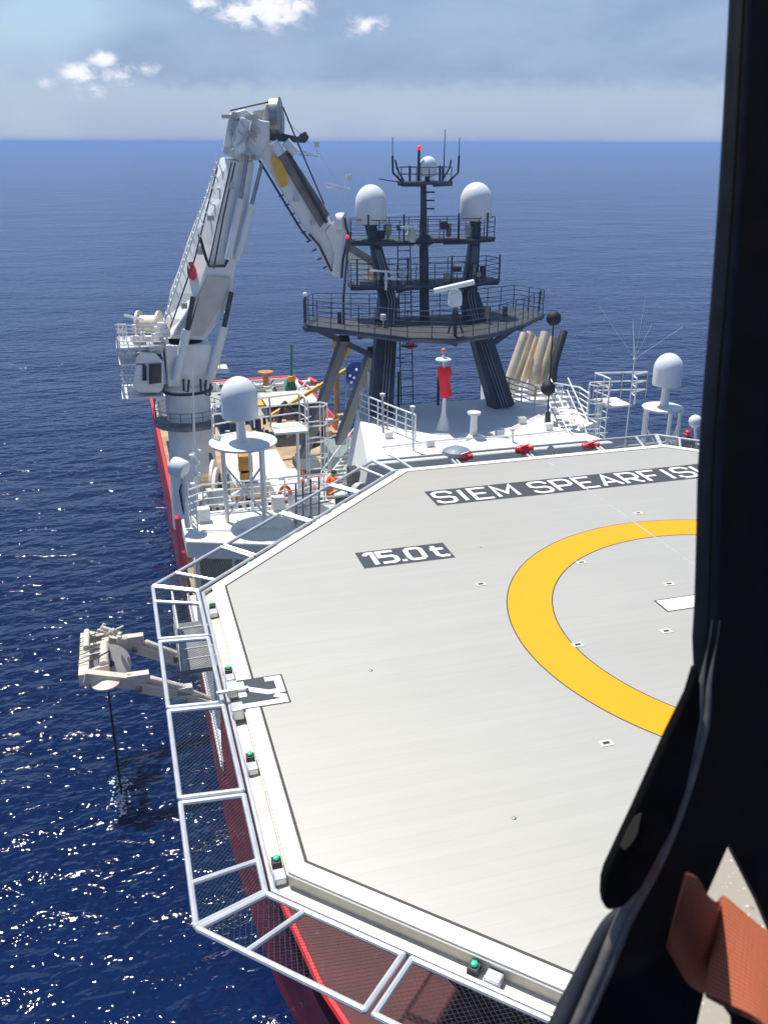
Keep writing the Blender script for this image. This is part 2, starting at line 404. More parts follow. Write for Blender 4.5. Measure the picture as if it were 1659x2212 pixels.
fs.append(tuple(b0+k for k in range(NR))+tuple(b0+k for k in range(2*NR-1, NR-1, -1)))
mb.add(vs, fs); hull = mb.build('hull', hullm, ship)
# forecastle bulwark cap (bright red line) and its inner face
def side_pts(y0, y1, dz=0.0, inset=0.0, s=-1, n=24):
    out = []
    for i in range(n+1):
        y = y0+(y1-y0)*i/n; th = lerp_tab(top_half, y)-inset
        if y > 96: th -= (y-96)*0.12
        out.append(Vector((MIDX+s*th, y, lerp_tab(top_z, y)+dz)))
    return out
brightred = mat('bulwark_red', (0.62, 0.025, 0.03), 0.45, var=0.1)
for s in (-1, 1):
    mb = MB()
    q = side_pts(-12.5, 23.8, 0.03, 0.06, s)
    mb.pipe(q, 0.11, 6); mb.build('bulwark_cap', brightred, ship)
    q = side_pts(50, 101.5, 0.0, 0.0, s)
    mb = MB()
    for a, b in zip(q, q[1:]):
        i = Vector((-s*0.28, 0, 0)); dn = Vector((0, 0, -1.25))
        mb.hexa([a+dn, b+dn, b+dn+i, a+dn+i], [a+Vector((s*.02, 0, .03)), b+Vector((s*.02, 0, .03)), b+i+Vector((0, 0, .03)), a+i+Vector((0, 0, .03))])
    mb.build('bulwark', brightred, ship)
mb = MB(); mb.bb(MIDX-9, MIDX+9, 101.3, 102.05, -20.6, -19.2); mb.build('stern_bulwark', brightred, ship)
# decks
mb = MB()
pl = [side_pts(-12, 24.3, -1.15, 0.12, -1), side_pts(-12, 24.3, -1.15, 0.12, 1)]
for i in range(24): mb.add([pl[0][i], pl[0][i+1], pl[1][i+1], pl[1][i]], [(0, 1, 2, 3)])
mb.build('forecastle_deck', decred, ship)
mb = MB(); mb.bb(HS+.25, HP-.25, 24.3, 101.5, -20.9, -20.52); mb.build('working_deck', wood, ship)
mb = MB(); mb.slab([(-8.3, 22.5), (8.3, 22.5), (8.3, 46), (-3.2, 46), (-3.2, 38), (-8.3, 37)], -20.5, -12.2)
mb.bb(HS-.03, HP+.03, 26.2, 44, -21.6, -20.0); mb.bb(HS-.03, HS+.9, 28, 37, -20.0, -13.5); mb.bb(HP-1.0, HP+.03, 28, 46, -20.0, -13.5)
mb.bb(-7.2, 7.6, 16.5, 20.8, -12.2, -6.9); mb.bb(-3.6, 7.6, 20.8, 25.5, -12.2, -6.9)
mb.build('superstructure', white, ship, bevel=0.06)
# rounded lower end of the white side plating
mb = MB()
pr = [(HS-.045, 26.2+1.4*(1-math.cos(w)), -21.6+1.4*math.sin(-w)) for w in [i*math.pi/16 for i in range(9)]]
mb.prism([(HS-.05, 46, -21.6), (HS-.05, 46, -20.2), (HS-.05, 25.3, -20.2), (HS-.05, 25.5, -20.9), (HS-.05, 26.1, -21.4), (HS-.05, 26.9, -21.6)], (0.02, 0, 0))
for z in (-20.9, -21.25): mb.tube((HS-.06, 26.3, z), (HS-.06, 46, z), 0.06, n=6)
mb.build('side_plating', white, ship)
# side deck: grating walkway with a rail along the hull edge
mb = MB(); mb.bb(HS+.1, HS+1.1, 18, 28, -13.55, -13.4); mb.build('side_walkway', cream, ship)
mb = MB(); rail(mb, [(HS+.1, 13.5, -12.6), (HS+.1, 27, -13.2)], 1.0, 3, 0.03, 1.2); mb.build('side_rail', white, ship)
# window rows on the superstructure side
for k, y in enumerate((23.5, 26.5, 29.5, 32.5, 35.5, 38.5)):
    mb = MB(); mb.bb(-7.26, -7.1, y, y+1.4, -9.6, -8.6); mb.build('window', glass, ship)
# lower decks behind the bridge
mb = MB(); mb.slab([(-8.6, 16.5), (8.6, 16.5), (8.6, 26), (-4.2, 26), (-4.2, 21.3), (-8.6, 21.3)], -6.9, -6.6); mb.build('boat_deck', whiteroof, ship)
# bridge: dark glass front in a V under a white roof with a thick fascia
BZ = -3.5
roofp = [(-10.35, 15.0), (-8.0, 14.1), (-3, 12.4), (0, 12.0), (3, 12.4), (8.0, 14.1), (10.35, 15.0), (10.35, 17.0), (9.6, 17.5), (-9.6, 17.5), (-10.35, 17.0)]
mb = MB(); mb.slab(roofp, BZ-.62, BZ); mb.build('bridge_roof', whiteroof, ship, bevel=0.05)
glp = [(x*0.965, 0.3+y if y < 16 else y-.35) for x, y in roofp]
mb = MB(); mb.slab(glp, -5.55, BZ-.62); mb.build('bridge_window', glass, ship)
mb = MB()
front = glp[:7]
for (a, b) in zip(front, front[1:]):
    for w in (0, .5):
        x = a[0]+(b[0]-a[0])*w; y = a[1]+(b[1]-a[1])*w; mb.box((x, y-.01, -4.8), (.09, .09, 1.6))
for y in (16.1,): mb.box((glp[0][0]-.01, y, -4.8), (.08, .1, 1.6)); mb.box((glp[6][0]+.01, y, -4.8), (.08, .1, 1.6))
build_each(mb, 'mullion', white, ship)
mb = MB(); mb.slab([(x*.972, .25+y if y < 16 else y-.3) for x, y in roofp], -6.9, -5.55); mb.build('bridge_wall', white, ship)
# small outside platform below the wing
mb = MB(); mb.bb(-11.0, -9.6, 12.4, 15.6, -7.0, -6.85); mb.build('wing_platform', steel, ship)
mb = MB(); rail(mb, [(-9.7, 12.45, -6.85), (-10.95, 12.45, -6.85), (-10.95, 15.5, -6.85)], 1.5, 4, 0.03, 1.1)
mb.build('wing_rail', white, ship)
# upper house with the mast deck as its roof
UZ = -0.9
upl = [(-4.45, 13.6), (4.45, 13.6), (3.9, 15.2), (3.0, 20.3), (-3.05, 20.3)]
upb = [(-5.2, 12.9), (5.2, 12.9), (4.4, 15.2), (3.5, 20.6), (-3.5, 20.6)]
mb = MB(); mb.hexa([(x, y, BZ) for x, y in upb], [(x, y, UZ) for x, y in upl]); mb.build('upper_house', whiteroof, ship, bevel=0.04)
mb = MB(); mb.bb(-4.6, -4.3, 15.2, 15.9, -2.7, -1.7)
mb.build('vent_opening', darksteel, ship)
# rail on the bridge roof, aft and starboard edges
mb = MB(); rail(mb, [(-9.9, 15.5, BZ), (-10.2, 16.9, BZ), (-9.5, 17.4, BZ), (-5.1, 17.4, BZ)], 1.05, 4, 0.026, 0.8)
mb.build('bridge_roof_rail', white, ship)
mb = MB(); rail(mb, [(10.2, 15.6, BZ), (10.2, 16.9, BZ), (9.5, 17.4, BZ), (5.1, 17.4, BZ)], 1.05, 4, 0.026, 0.8); mb.build('bridge_roof_rail', white, ship)
mb = MB(); rail(mb, [(-8.4, 17.8, -6.6), (-8.4, 21.1, -6.6), (-4.0, 21.1, -6.6), (-4.0, 25.8, -6.6), (3, 25.8, -6.6)], 1.05, 4, 0.028, 0.9)
mb.build('boat_deck_rail', white, ship)
# rail on the upper house: starboard corner and port corner
mb = MB(); rail(mb, [(-2.9, 20.1, UZ), (-3.3, 19.0, UZ), (-2.75, 17.2, UZ), (-2.2, 15.6, UZ)], .95, 4, 0.026, 0.6)
mb.tube((-2.72, 19.8, UZ), (-2.72, 19.8, UZ+1.55), .06)
mb.build('mast_deck_rail', white, ship)
mb = MB(); rail(mb, [(2.75, 20.2, UZ), (3.45, 18.0, UZ), (4.4, 18.2, UZ), (5.0, 17.4, UZ), (4.9, 16.4, UZ)], 1.0, 5, 0.028, 0.7); mb.build('mast_deck_rail', white, ship)
mb = MB(); mb.slab([(2.9, 20.2), (3.4, 17.6), (3.9, 15.4), (5.2, 16.2), (5.2, 18.0), (4.2, 19.2)], UZ-.2, UZ-.06); mb.build('side_landing', whiteroof, ship)
# sloping stair from the landing down towards the helideck
mb = MB()
a, b = P(1190, 872, y=16.6), P(1235, 975, y=14.6)
for o_ in (0, .7):
    w = Vector((o_, 0.15, 0)); mb.tube(a+w, b+w, .035); mb.tube(a+w+Vector((0, 0, .45)), b+w+Vector((0, 0, .45)), .025); mb.tube(a+w+Vector((0, 0, .9)), b+w+Vector((0, 0, .9)), .03)
for i in range(9): q = a.lerp(b, i/8); mb.box(q+Vector((.35, .15, 0)), (.7, .22, .03))
mb.build('stair', white, ship)
# aft casing, low houses and their white roofs
mb = MB(); mb.bb(-5.7, -1.9, 39.5, 47.5, -20.5, -11.2); mb.build('casing', whiteroof, ship, bevel=.08)
mb = MB(); mb.bb(-4.3, -2.9, 39.35, 39.5, -12.6, -12.2); mb.bb(-5.2, -4.6, 39.38, 39.5, -12.6, -12.3); mb.build('casing_vent', darksteel, ship)
mb = MB(); mb.bb(-4.4, -1.1, 33.5, 38.5, -12.2, -10.4); mb.build('low_house', whiteroof, ship, bevel=.15)
mb = MB(); mb.bb(1.0, 9.2, 42, 46, -12.2, -10.3); mb.bb(4, 9.6, 46, 52, -20.5, -14.5); mb.build('port_house', mat('grey_green_paint', (.2, .25, .24), .6), ship)
mb = MB(); mb.bb(-8.4, 9.8, 88.5, 101.2, -20.5, -20.44); mb.build('stern_plating', mat('stern_grey', (.36, .38, .35), .6, dirt=.4), ship)
mb = MB(); mb.bb(-8.0, 9.4, 101.1, 101.28, -20.5, -19.3); mb.bb(9.2, 9.6, 93, 101, -20.5, -19.4); mb.build('inner_bulwark', whiteroof, ship)

# ------------------------------------------------------------------ helideck
T8 = math.tan(math.pi/8)
def octo(a, z=0.0): return [Vector((x*a, y*a, z)) for x, y in ((-1, -T8), (-T8, -1), (T8, -1), (1, -T8), (1, T8), (T8, 1), (-T8, 1), (-1, T8))]
heli = thing('helideck', 'octagonal grey aluminium helideck with yellow circle and white edge line over the bow', 'helideck', (0, 0, 0))
mb = MB(); mb.hexa(octo(10.44, -.42), octo(10.44, 0)); mb.build('deck', deckm, heli, bevel=0.012)
def ring_oct(mb, a0, a1, z):
    p, q = octo(a0, z), octo(a1, z)
    for i in range(8): mb.add([p[i], p[(i+1) % 8], q[(i+1) % 8], q[i]], [(0, 1, 2, 3)])
def ring_c(mb, c, r0, r1, z, n=160):
    for i in range(n):
        a, b = 2*math.pi*i/n, 2*math.pi*(i+1)/n
        mb.add([c+Vector((r*math.cos(w), r*math.sin(w), z)) for r, w in ((r0, a), (r1, a), (r1, b), (r0, b))], [(0, 1, 2, 3)])
mb = MB(); ring_oct(mb, 10.2, 10.43, .004); mb.build('perimeter_line', mk_white, heli)
mb = MB(); ring_oct(mb, 10.155, 10.2, .004); mb.build('line_outline', mk_line, heli)
cc = Vector((0, -.13, 0))
mb = MB(); ring_c(mb, cc, 4.19, 5.09, .004); mb.build('aiming_circle', mk_yellow, heli)
mb = MB(); ring_c(mb, cc, 4.165, 4.19, .004); mb.build('circle_outline', mk_line, heli)
mb = MB(); ring_c(mb, cc, 5.09, 5.115, .004); mb.build('circle_outline', mk_line, heli)
def stroke(mb, pts, w, fn, z, closed=False):
    """thick mitred polyline in 2-D mapped by fn to the deck"""
    p = [Vector((a, b)) for a, b in pts]; m = len(p); L = []
    for i in range(m):
        a = p[(i-1) % m] if closed or i > 0 else None; b = p[(i+1) % m] if closed or i < m-1 else None
        d1 = (p[i]-a).normalized() if a is not None else None; d2 = (b-p[i]).normalized() if b is not None else None
        d1 = d1 or d2; d2 = d2 or d1
        n1, n2 = Vector((-d1.y, d1.x)), Vector((-d2.y, d2.x)); mt = (n1+n2)
        mt = mt.normalized() if mt.length > 1e-4 else n1
        k = w/2/max(0.45, mt.dot(n1)); L.append((p[i]+mt*k, p[i]-mt*k))
    for i in range(m if closed else m-1):
        j = (i+1) % m
        mb.add([fn(L[i][0], z), fn(L[i][1], z), fn(L[j][1], z), fn(L[j][0], z)], [(0, 1, 2, 3)])
G = {}
w_ = .62; c_ = .13
G['S'] = [[(w_, .76), (w_, 1-c_), (w_-c_, 1), (c_, 1), (0, 1-c_), (0, .5+c_*.8), (c_, .5), (w_-c_, .5), (w_, .5-c_*.8), (w_, c_), (w_-c_, 0), (c_, 0), (0, c_), (0, .24)]]
G['I'] = [[(.08, 0), (.08, 1)]]
G['E'] = [[(w_, 1), (0, 1), (0, 0), (w_, 0)], [(.06, .5), (.5, .5)]]
G['M'] = [[(-.04, 0), (-.04, 1), (.31, .30), (w_+.04, 1), (w_+.04, 0)]]
G['P'] = [[(0, 0), (0, 1), (w_-c_, 1), (w_, 1-c_), (w_, .42+c_), (w_-c_, .42), (.06, .42)]]
G['A'] = [[(-.04, 0), (.31, 1), (w_+.04, 0)], [(.14, .30), (.48, .30)]]
G['R'] = G['P']+[[(.30, .36), (w_, 0)]]
G['F'] = [[(w_, 1), (0, 1), (0, 0)], [(.06, .5), (.48, .5)]]
G['H'] = [[(0, 0), (0, 1)], [(w_, 0), (w_, 1)], [(.06, .5), (w_-.06, .5)]]
G['1'] = [[(-.02, .80), (.10, 1), (.30, 1), (.30, -.08)]]
G['5'] = [[(w_, 1), (0, 1), (0, .56), (w_-c_, .56), (w_, .56-c_), (w_, c_), (w_-c_, 0), (0, 0)]]
G['.'] = [[(.07, -.08), (.07, .10)]]
G['0'] = [[(0, c_), (0, 1-c_), (c_, 1), (w_-c_, 1), (w_, 1-c_), (w_, c_), (w_-c_, 0), (c_, 0), (0, c_)]]
G['t'] = [[(.14, 1), (.14, c_), (.14+c_, 0), (.5, 0), (.56, .10)], [(-.04, .68), (.08, .68)], [(.20, .68), (.52, .68)]]
G['2'] = [[(0, .66), (0, 1), (w_, 1), (w_, .66), (.31, .12), (.31, .07)], [(-.06, 0), (w_+.06, 0)]]
GW = {'I': .16, '.': .14, '1': .36, 't': .54}
def lettering(name, s, org, u, v, h, gap, wd, mat_, parent):
    mb = MB(); x = 0
    for ch in s:
        if ch != ' ':
            for si, st in enumerate(G[ch]):
                stroke(mb, st, wd/h, lambda q, z, x=x: Vector(org)+Vector(u)*((q.x*h)+x)+Vector(v)*(q.y*h)+Vector((0, 0, z)), .008+si*.0006)
        x += h*(GW.get(ch, .62)+gap)
    return mb.build(name, mat_, parent)
def plate(name, x0, x1, y0, y1, z=.006):
    mb = MB(); mb.sheet([(x0, y0, z), (x1, y0, z), (x1, y1, z), (x0, y1, z)]); return mb.build(name, mk_dark, heli)
p_ = plate('name_panel', -4.28, 4.60, 7.40, 8.48); lettering('lettering', 'SIEM', (-4.13, 7.55, 0), (1, 0, 0), (0, 1, 0), .78, .28, .115, mk_white, p_)
lettering('lettering', 'SPEARFISH', (-1.33, 7.55, 0), (1, 0, 0), (0, 1, 0), .78, .27, .115, mk_white, p_)
p_ = plate('weight_panel', -7.10, -4.95, 4.24, 5.10); lettering('lettering', '15.0', (-6.93, 4.40, 0), (1, 0, 0), (0, 1, 0), .58, .19, .115, mk_white, p_)
lettering('lettering', 't', (-5.36, 4.40, 0), (1, 0, 0), (0, 1, 0), .58, .2, .115, mk_white, p_)
p_ = plate('size_panel', -10.50, -9.66, -.50, .42); lettering('lettering', '21', (-10.42, .32, 0), (0, -1, 0), (1, 0, 0), .66, .18, .135, mk_white, p_)
mb = MB(); mb.sheet([(-1.7, .62, .006), (1.7, .62, .006), (1.7, 1.08, .006), (-1.7, 1.08, .006)]); mb.sheet([(-1.7, -1.34, .006), (1.7, -1.34, .006), (1.7, -.88, .006), (-1.7, -.88, .006)]); mb.sheet([(-.23, -.88, .006), (.23, -.88, .006), (.23, .62, .006), (-.23, .62, .006)])
mb.build('landing_letter', mk_white, heli)
mb = MB(); mb.sheet([(-1.74, .59, .005), (1.74, .59, .005), (1.74, 1.11, .005), (-1.74, 1.11, .005)]); mb.build('letter_outline', mk_line, heli)
mb = MB(); mb.bb(.055, .09, 1.1, 10.1, .001, .011); mb.build('centre_seam', galv, heli)
tie = [(-2.2, -.1), (-1.0, 1.7), (-4.1, -.1), (-4.9, 2.8), (-5.1, -3.0), (-2.3, 3.2), (.5, 5.5), (1.6, 3.6)]
for k, (x, y) in enumerate(tie):
    mb = MB(); mb.bb(x-.11, x+.11, y-.075, y+.075, .0, .010); o = mb.build('tie_down_point', mat('tie_down_cream', (.62, .6, .52), .5), heli)
    mb = MB(); mb.bb(x-.055, x+.055, y-.03, y+.03, .010, .014); mb.build('recess', darksteel, o)
for (x, y) in ((-7.2, -4.2), (-4.2, 4.6), (-8.1, .1)):
    mb = MB(); mb.ball((x, y, .0), .035, 10, .5); mb.build('deck_stud', steel, heli, smooth=True)
# fascia, gutter, edge tube on all eight sides
mb = MB()
p, q = octo(10.44, -.24), octo(10.62, -.26); p2, q2 = octo(10.44, -.36), octo(10.62, -.36)
for i in range(8): j = (i+1) % 8; mb.hexa([p2[i], p2[j], q2[j], q2[i]], [p[i], p[j], q[j], q[i]])
mb.build('gutter', cream, heli)
mb = MB(); mb.pipe(octo(10.65, -.20), .04, 8, True); mb.build('edge_tube', galv, heli, smooth=True)
mb = MB(); mb.pipe(octo(10.445, -.05), .012, 6, True); mb.build('edge_bead', mk_white, heli)
mb = MB(); mb.hexa(octo(9.3, -1.1), octo(10.40, -.425)); mb.build('support_frame', cream, heli)
mb = MB()
for i in range(8):
    a = octo(9.2, -1.0)[i]; mb.tube(a, (a.x*.4, max(1.5, a.y*.55), -7 if a.y > 3 else -13), .14)
for x in (-4, 5):
    mb.tube((x, 4, -1.0), (x, 5.5, -13.2), .3)
mb.build('support_strut', decred, heli)
# safety net panels: frame of tubes, net of real wires; one side built, then turned to the others
def net_panel(y0, y1, cut0=None, cut1=None):
    """panel on the side x = -a; optional mitred ends (y grows with x outwards by cut)"""
    zi, zo = -.16, -.10; xi, xo = -10.76, -11.67
    a, b = Vector((xi, y0 if cut0 is None else cut0, zi)), Vector((xi, y1 if cut1 is None else cut1, zi))
    c, d = Vector((xo, y1, zo)), Vector((xo, y0, zo))
    fr = MB(); r = .042
    for p, q in ((a, b), (b, c), (c, d), (d, a)): fr.tube(p, q, r)
    for p in (a, b, c, d): fr.ball(p, r*1.05, 8)
    if cut0 is not None: e = a.lerp(b, .24) ; fr.tube(Vector((xi, y0+.95, zi)), Vector((xo, y0+.72, zo)), r)
    if cut1 is not None: fr.tube(Vector((xi, y1-.95, zi)), Vector((xo, y1-.72, zo)), r)
    o = fr.build('net_panel', galv, heli, smooth=True)
    nt = MB(); w = .0030; cell = .085
    # diagonal wires clipped to the panel's rectangle of parameters (s along, t across)
    Ls, Lt = (y1-y0), 1.0
    n = int((Ls+Lt)/cell)+1
    def at(s_, t_):
        k = s_/Ls; return a.lerp(b, k).lerp(d.lerp(c, k), t_)
    for dirn in (1, -1):
        for i in range(n):
            o0 = i*cell
            if dirn == 1: s0, t0, s1, t1 = o0-Lt, 1, o0, 0
            else: s0, t0, s1, t1 = o0-Lt, 0, o0, 1
            if s0 < 0: f = (0-s0)/(s1-s0); t0 = t0+(t1-t0)*f; s0 = 0
            if s1 > Ls: f = (Ls-s0)/(s1-s0); t1 = t0+(t1-t0)*f; s1 = Ls
            if s1 <= s0+1e-4: continue
            nt.tube(at(s0, t0), at(s1, t1), w, n=3, caps=False)
    nt.build('netting', mat('net_wire', (.05, .08, .08), .6), o)
    return o
half = 11.67*T8; hin = 10.76*T8
side = [net_panel(-half+.03, -2.47, cut0=-hin+.03), net_panel(-2.345, -.06), net_panel(.06, 2.345), net_panel(2.47, half-.03, cut1=hin-.02)]
for k in range(1, 8):
    for s_ in side:
        c = copy_tree(s_, heli); c.rotation_euler = (0, 0, k*math.pi/4)
# perimeter lights: green lens on a small box beside a junction box
def plight(c, n, label, first=[None]):
    if first[0] is None:
        o = thing('perimeter_light', label, 'perimeter light', (0, 0, 0), 'green perimeter lights round the helideck')
        mb = MB(); mb.box((0, 0, -.04), (.13, .14, .13)); mb.tube((0, 0, .02), (0, 0, .045), .05); mb.build('housing', darksteel, o, bevel=.015)
        mb = MB(); mb.lathe((0, 0, .04), [(.042, 0), (.043, .015), (.034, .034), (.01, .042)], 12); mb.build('lens', grlamp, o, smooth=True)
        mb = MB(); mb.box((0, -.25, -.05), (.16, .2, .12)); mb.build('junction_box', galv, o, bevel=.02)
        first[0] = o
    else: o = copy_tree(first[0])
    o.location = c; o.rotation_euler = (0, 0, n); o['label'] = label
    return o
LPOS = [(-10.53, 3.65, 0, 'green perimeter light at the far end of the left deck edge'), (-10.53, 1.05, 0, 'green perimeter light beside the far side of the size marking'),
        (-10.53, -1.6, 0, 'green perimeter light between the size marking and the near corner'), (-10.53, -3.95, 0, 'green perimeter light at the near left corner of the deck')]
for x, y, r, l in LPOS: plight((x, y, -.13), r, l)
def on_side(k, s): # k = side index turned by 45 degrees from left side, s along
    v = Matrix.Rotation(k*math.pi/4, 3, 'Z') @ Vector((-10.53, s, -.13)); return v
plight(on_side(1, 1.65), math.pi/4, 'green perimeter light halfway along the bottom deck edge')
for s, l in ((-2.9, 'green perimeter light above the dark bridge windows'), (-.2, 'green perimeter light beside the round radome shadow'), (1.9, 'green perimeter light near the person in orange'), (4.2, 'green perimeter light at the top left deck corner')):
    plight(on_side(7, -s), -math.pi/4, l) if False else plight(on_side(-1, s), -math.pi/4, l)
for s, l in ((2.75, 'green perimeter light beside the hooded red fire monitor'), (-.05, 'green perimeter light between two fire monitors on the far deck edge'), (-2.5, 'green perimeter light to the right of the third fire monitor'), (-4.15, 'green perimeter light beside the person in a red helmet')):
    plight(on_side(-2, -s), -math.pi/2, l)

lv = thing('latch_lever', 'white latch lever with grey hinge blocks beside the size marking', 'latch lever', (-10.55, .05, -.1))
mb = MB(); mb.beam((-10.85, .10, .02), (-10.30, .06, .06), .07, .06); mb.build('lever', galv, lv, bevel=.015)
for y in (.32, -.36):
    mb = MB(); mb.box((-10.55, y, -.1), (.22, .26, .22)); mb.build('hinge_block', galv, lv, bevel=.03)
# ------------------------------------------------------------------ mast
MY = 21.4
mast = thing('mast', 'dark navy radar mast with railed platforms on two leaning legs', 'mast', (0, 20.5, UZ))
for s in (-1, 1):
    mb = MB()
    mb.beam((s*2.52, 19.0, UZ-.1), (s*1.66, 20.9, 3.2), .68, .9, (1, 0, 0), .52, .75)
    mb.beam((s*1.66, 20.9, 3.1), (s*2.12, 21.5, 5.75), .46, .62, (1, 0, 0), .30, .36)
    mb.build('leg', mastc, mast, bevel=.05)
for a, b in (((745, 730), (655, 985)), ((806, 755), (733, 955))):
    mb = MB(); mb.beam(P(*a, y=20.8), P(*b, y=25.5), .34, .4, (1, 0, 0)); mb.build('brace', mastc, mast, bevel=.03)
mb = MB(); mb.tube((0, 21.3, 1.9), (0, 21.6, 5.2), .20, .18, 12); mb.tube((0, 21.6, 5.2), (-.02, 21.7, 7.45), .14, .12, 12); mb.lathe((0, 21.6, 5.05), [(.2, 0), (.36, .1), (.36, .3), (.2, .45)], 12)
for z in (6.45, 6.75, 7.05): mb.tube((0, 21.6, z), (.3, 21.5, z), .03); mb.box((.3, 21.5, z), (.12, .1, .06))
mb.build('pole', mastc, mast)
def platform(poly, z, thick, label_rail_h, bars, deckmat=mastdeck, posts=1.0, mesh_skirt=True):
    mb = MB(); pc = [Vector((x, y, z)) for x, y in poly]
    mb.slab(poly, z-thick*.4, z)
    o = mb.build('platform', deckmat, mast)
    mb = MB(); mb.pipe([p+Vector((0, 0, -thick*.5)) for p in pc], thick*.55, 6, True)
    for i in range(0, len(pc)): mb.beam(pc[i]+Vector((0, 0, -thick)), Vector((pc[i].x*.3, 21.0, z-thick)), .1, thick)
    mb.build('edge_beam', mastc, o)
    mb = MB(); rail(mb, pc, label_rail_h, bars, .014, posts, True); mb.build('rail', mastc, o)
    return o
low = platform([(-4.95, 21.0), (-3.3, 19.1), (-1.9, 17.6), (-.3, 16.9), (1.2, 17.5), (3.2, 19.0), (4.95, 20.9), (4.3, 22.4), (2.2, 21.6), (-2.2, 21.6), (-4.3, 22.4)], 2.35, .19, .95, 5, posts=.7)
mid = platform([(-3.05, 21.2), (-1.5, 20.2), (1.5, 20.2), (3.05, 21.2), (2.9, 22.2), (-2.9, 22.2)], 3.75, .15, .8, 4, posts=.8)
up = platform([(-2.95, 21.5), (-2.0, 20.9), (2.0, 20.9), (2.95, 21.6), (2.8, 22.3), (-2.8, 22.3)], 5.35, .13, .75, 4, posts=.8)
top = platform([(-1.0, 21.4), (-.5, 21.1), (.5, 21.1), (1.0, 21.4), (.9, 22.1), (-.9, 22.1)], 7.45, .12, .5, 2, posts=.5)
# upswept arms and whip aerials of the top platform
mb = MB()
for s in (-1, 1):
    mb.pipe([(s*.9, 21.5, 7.4), (s*1.3, 21.5, 7.75), (s*1.32, 21.5, 8.35)], .045, 6); mb.tube((s*1.32, 21.5, 8.3), (s*1.32, 21.5, 9.0), .015)
    mb.pipe([(s*.75, 21.8, 7.4), (s*1.05, 21.8, 7.9), (s*1.12, 21.8, 8.2)], .035, 6)
    mb.tube((s*.6, 21.6, 7.45), (s*.6, 21.6, 8.0), .045)
mb.tube((.82, 21.8, 7.4), (.84, 21.8, 9.3), .03, .012)
mb.tube((-.25, 21.6, 7.45), (-.25, 21.6, 8.55), .055); mb.tube((-.9, 21.5, 7.4), (-1.9, 21.3, 7.55), .02)
build_each(mb, 'aerial', mastc, mast)
mb = MB(); mb.ball((-.25, 21.6, 8.62), .09, 10); mb.build('warning_light', rdlamp, mast)
mb = MB(); mb.pipe([P(758, 500, y=21.2), P(752, 520, y=21.2), P(742, 640, y=20.6), P(742, 700, y=20.4)], .05, 6); mb.pipe([(-4.9, 21.0, 2.4), (-4.9, 20.9, 3.45)], .05, 6); mb.pipe([(4.8, 21.0, 2.4), (4.8, 20.9, 3.3)], .04, 6)
for x in (-2.4, -1.0, 1.2, 2.4): mb.tube((x, 21.0, 5.35), (x, 21.0, 6.3), .035, n=6)
for x in (-2.9, -.9, .9, 2.9): mb.tube((x, 20.8, 3.75), (x, 20.8, 4.75), .035, n=6)
build_each(mb, 'post', mastc, mast)
mb = MB(); mb.ball((-4.9, 20.9, 3.5), .09, 10); mb.build('lamp', radomew, mast)
mb = MB(); mb.ball(P(751, 511, y=21.1), .07, 10); mb.build('warning_light', rdlamp, mast)
mb = MB(); ladder(mb, (-.95, 20.5, UZ), (-1.0, 21.0, 5.3), (1, 0, 0), .5, .32, .025); mb.build('ladder', mastc, mast)
mb = MB(); mb.lathe((-.95, 20.3, 1.42), [(.32, 0), (.34, .02), (.34, .05), (.32, .06)], 16); mb.tube((-1.9, 20.6, .95), (-1.1, 20.4, .95), .03)
mb.build('ladder_landing', mastc, mast)
mb = MB(); mb.lathe((-.95, 20.2, 1.5), [(.02, -.2), (.1, -.15), (.14, 0), (.16, .15), (.10, .3), (.03, .42)], 12); mb.build('red_lantern', sigred, mast, smooth=True)
# gull struts under the low platform
for s in (-1, 1):
    mb = MB(); mb.beam((s*4.4, 21.2, 2.1), (s*2.0, 20.5, .9), .16, .2); mb.build('under_strut', mastc, mast)
mb = MB()
mb.tube((.15, 19.9, UZ), (.15, 19.9, .55), .06)
for x in (-1.75, -1.5): mb.tube((x, 19.9, UZ), (x, 19.9, .55), .05)
build_each(mb, 'post', mastc, mast)
def dome_prof(r, h, flat=.82):
    pr = [(r*flat*.55, 0), (r*flat, .0), (r*(.4*flat+.6), h*.08), (r*.985, h*.22), (r, h*.5)]
    for i in range(1, 9): w = i*math.pi/16; pr.append((r*math.cos(w)+1e-3, h*.5+(h*.5)*math.sin(w)))
    return pr
def dome(name, label, c, r, h, group=None):
    o = thing(name, label, 'radome', c, group); mb = MB(); mb.lathe(c, dome_prof(r, h), 32); mb.build('dome', radomew, o, smooth=True)
    return o
for s, lab, c, r in ((-1, 'white radome on top of the mast leg next to the crane tip', Vector((-2.13, 21.6, 5.93)), .60), (1, 'white radome on top of the mast leg on the open sea side', Vector((2.13, 21.6, 5.98)), .63)):
    o = dome('mast_radome', lab, c, r, 1.42, 'white radomes on the mast')
    mb = MB(); mb.tube(c+Vector((0, 0, -.25)), c+Vector((0, 0, .02)), .2, .26, 12); mb.build('pedestal', mastc, o)
o = dome('top_radome', 'small white radome in the cage at the mast top', Vector((.12, 21.6, 7.62)), .33, .72)
mb = MB(); mb.tube((.12, 21.6, 7.42), (.12, 21.6, 7.64), .12); mb.build('pedestal', mastc, o)
mb = MB(); mb.ball(P(932, 386, y=21.2), .09, 10); mb.build('floodlight', radomew, o)
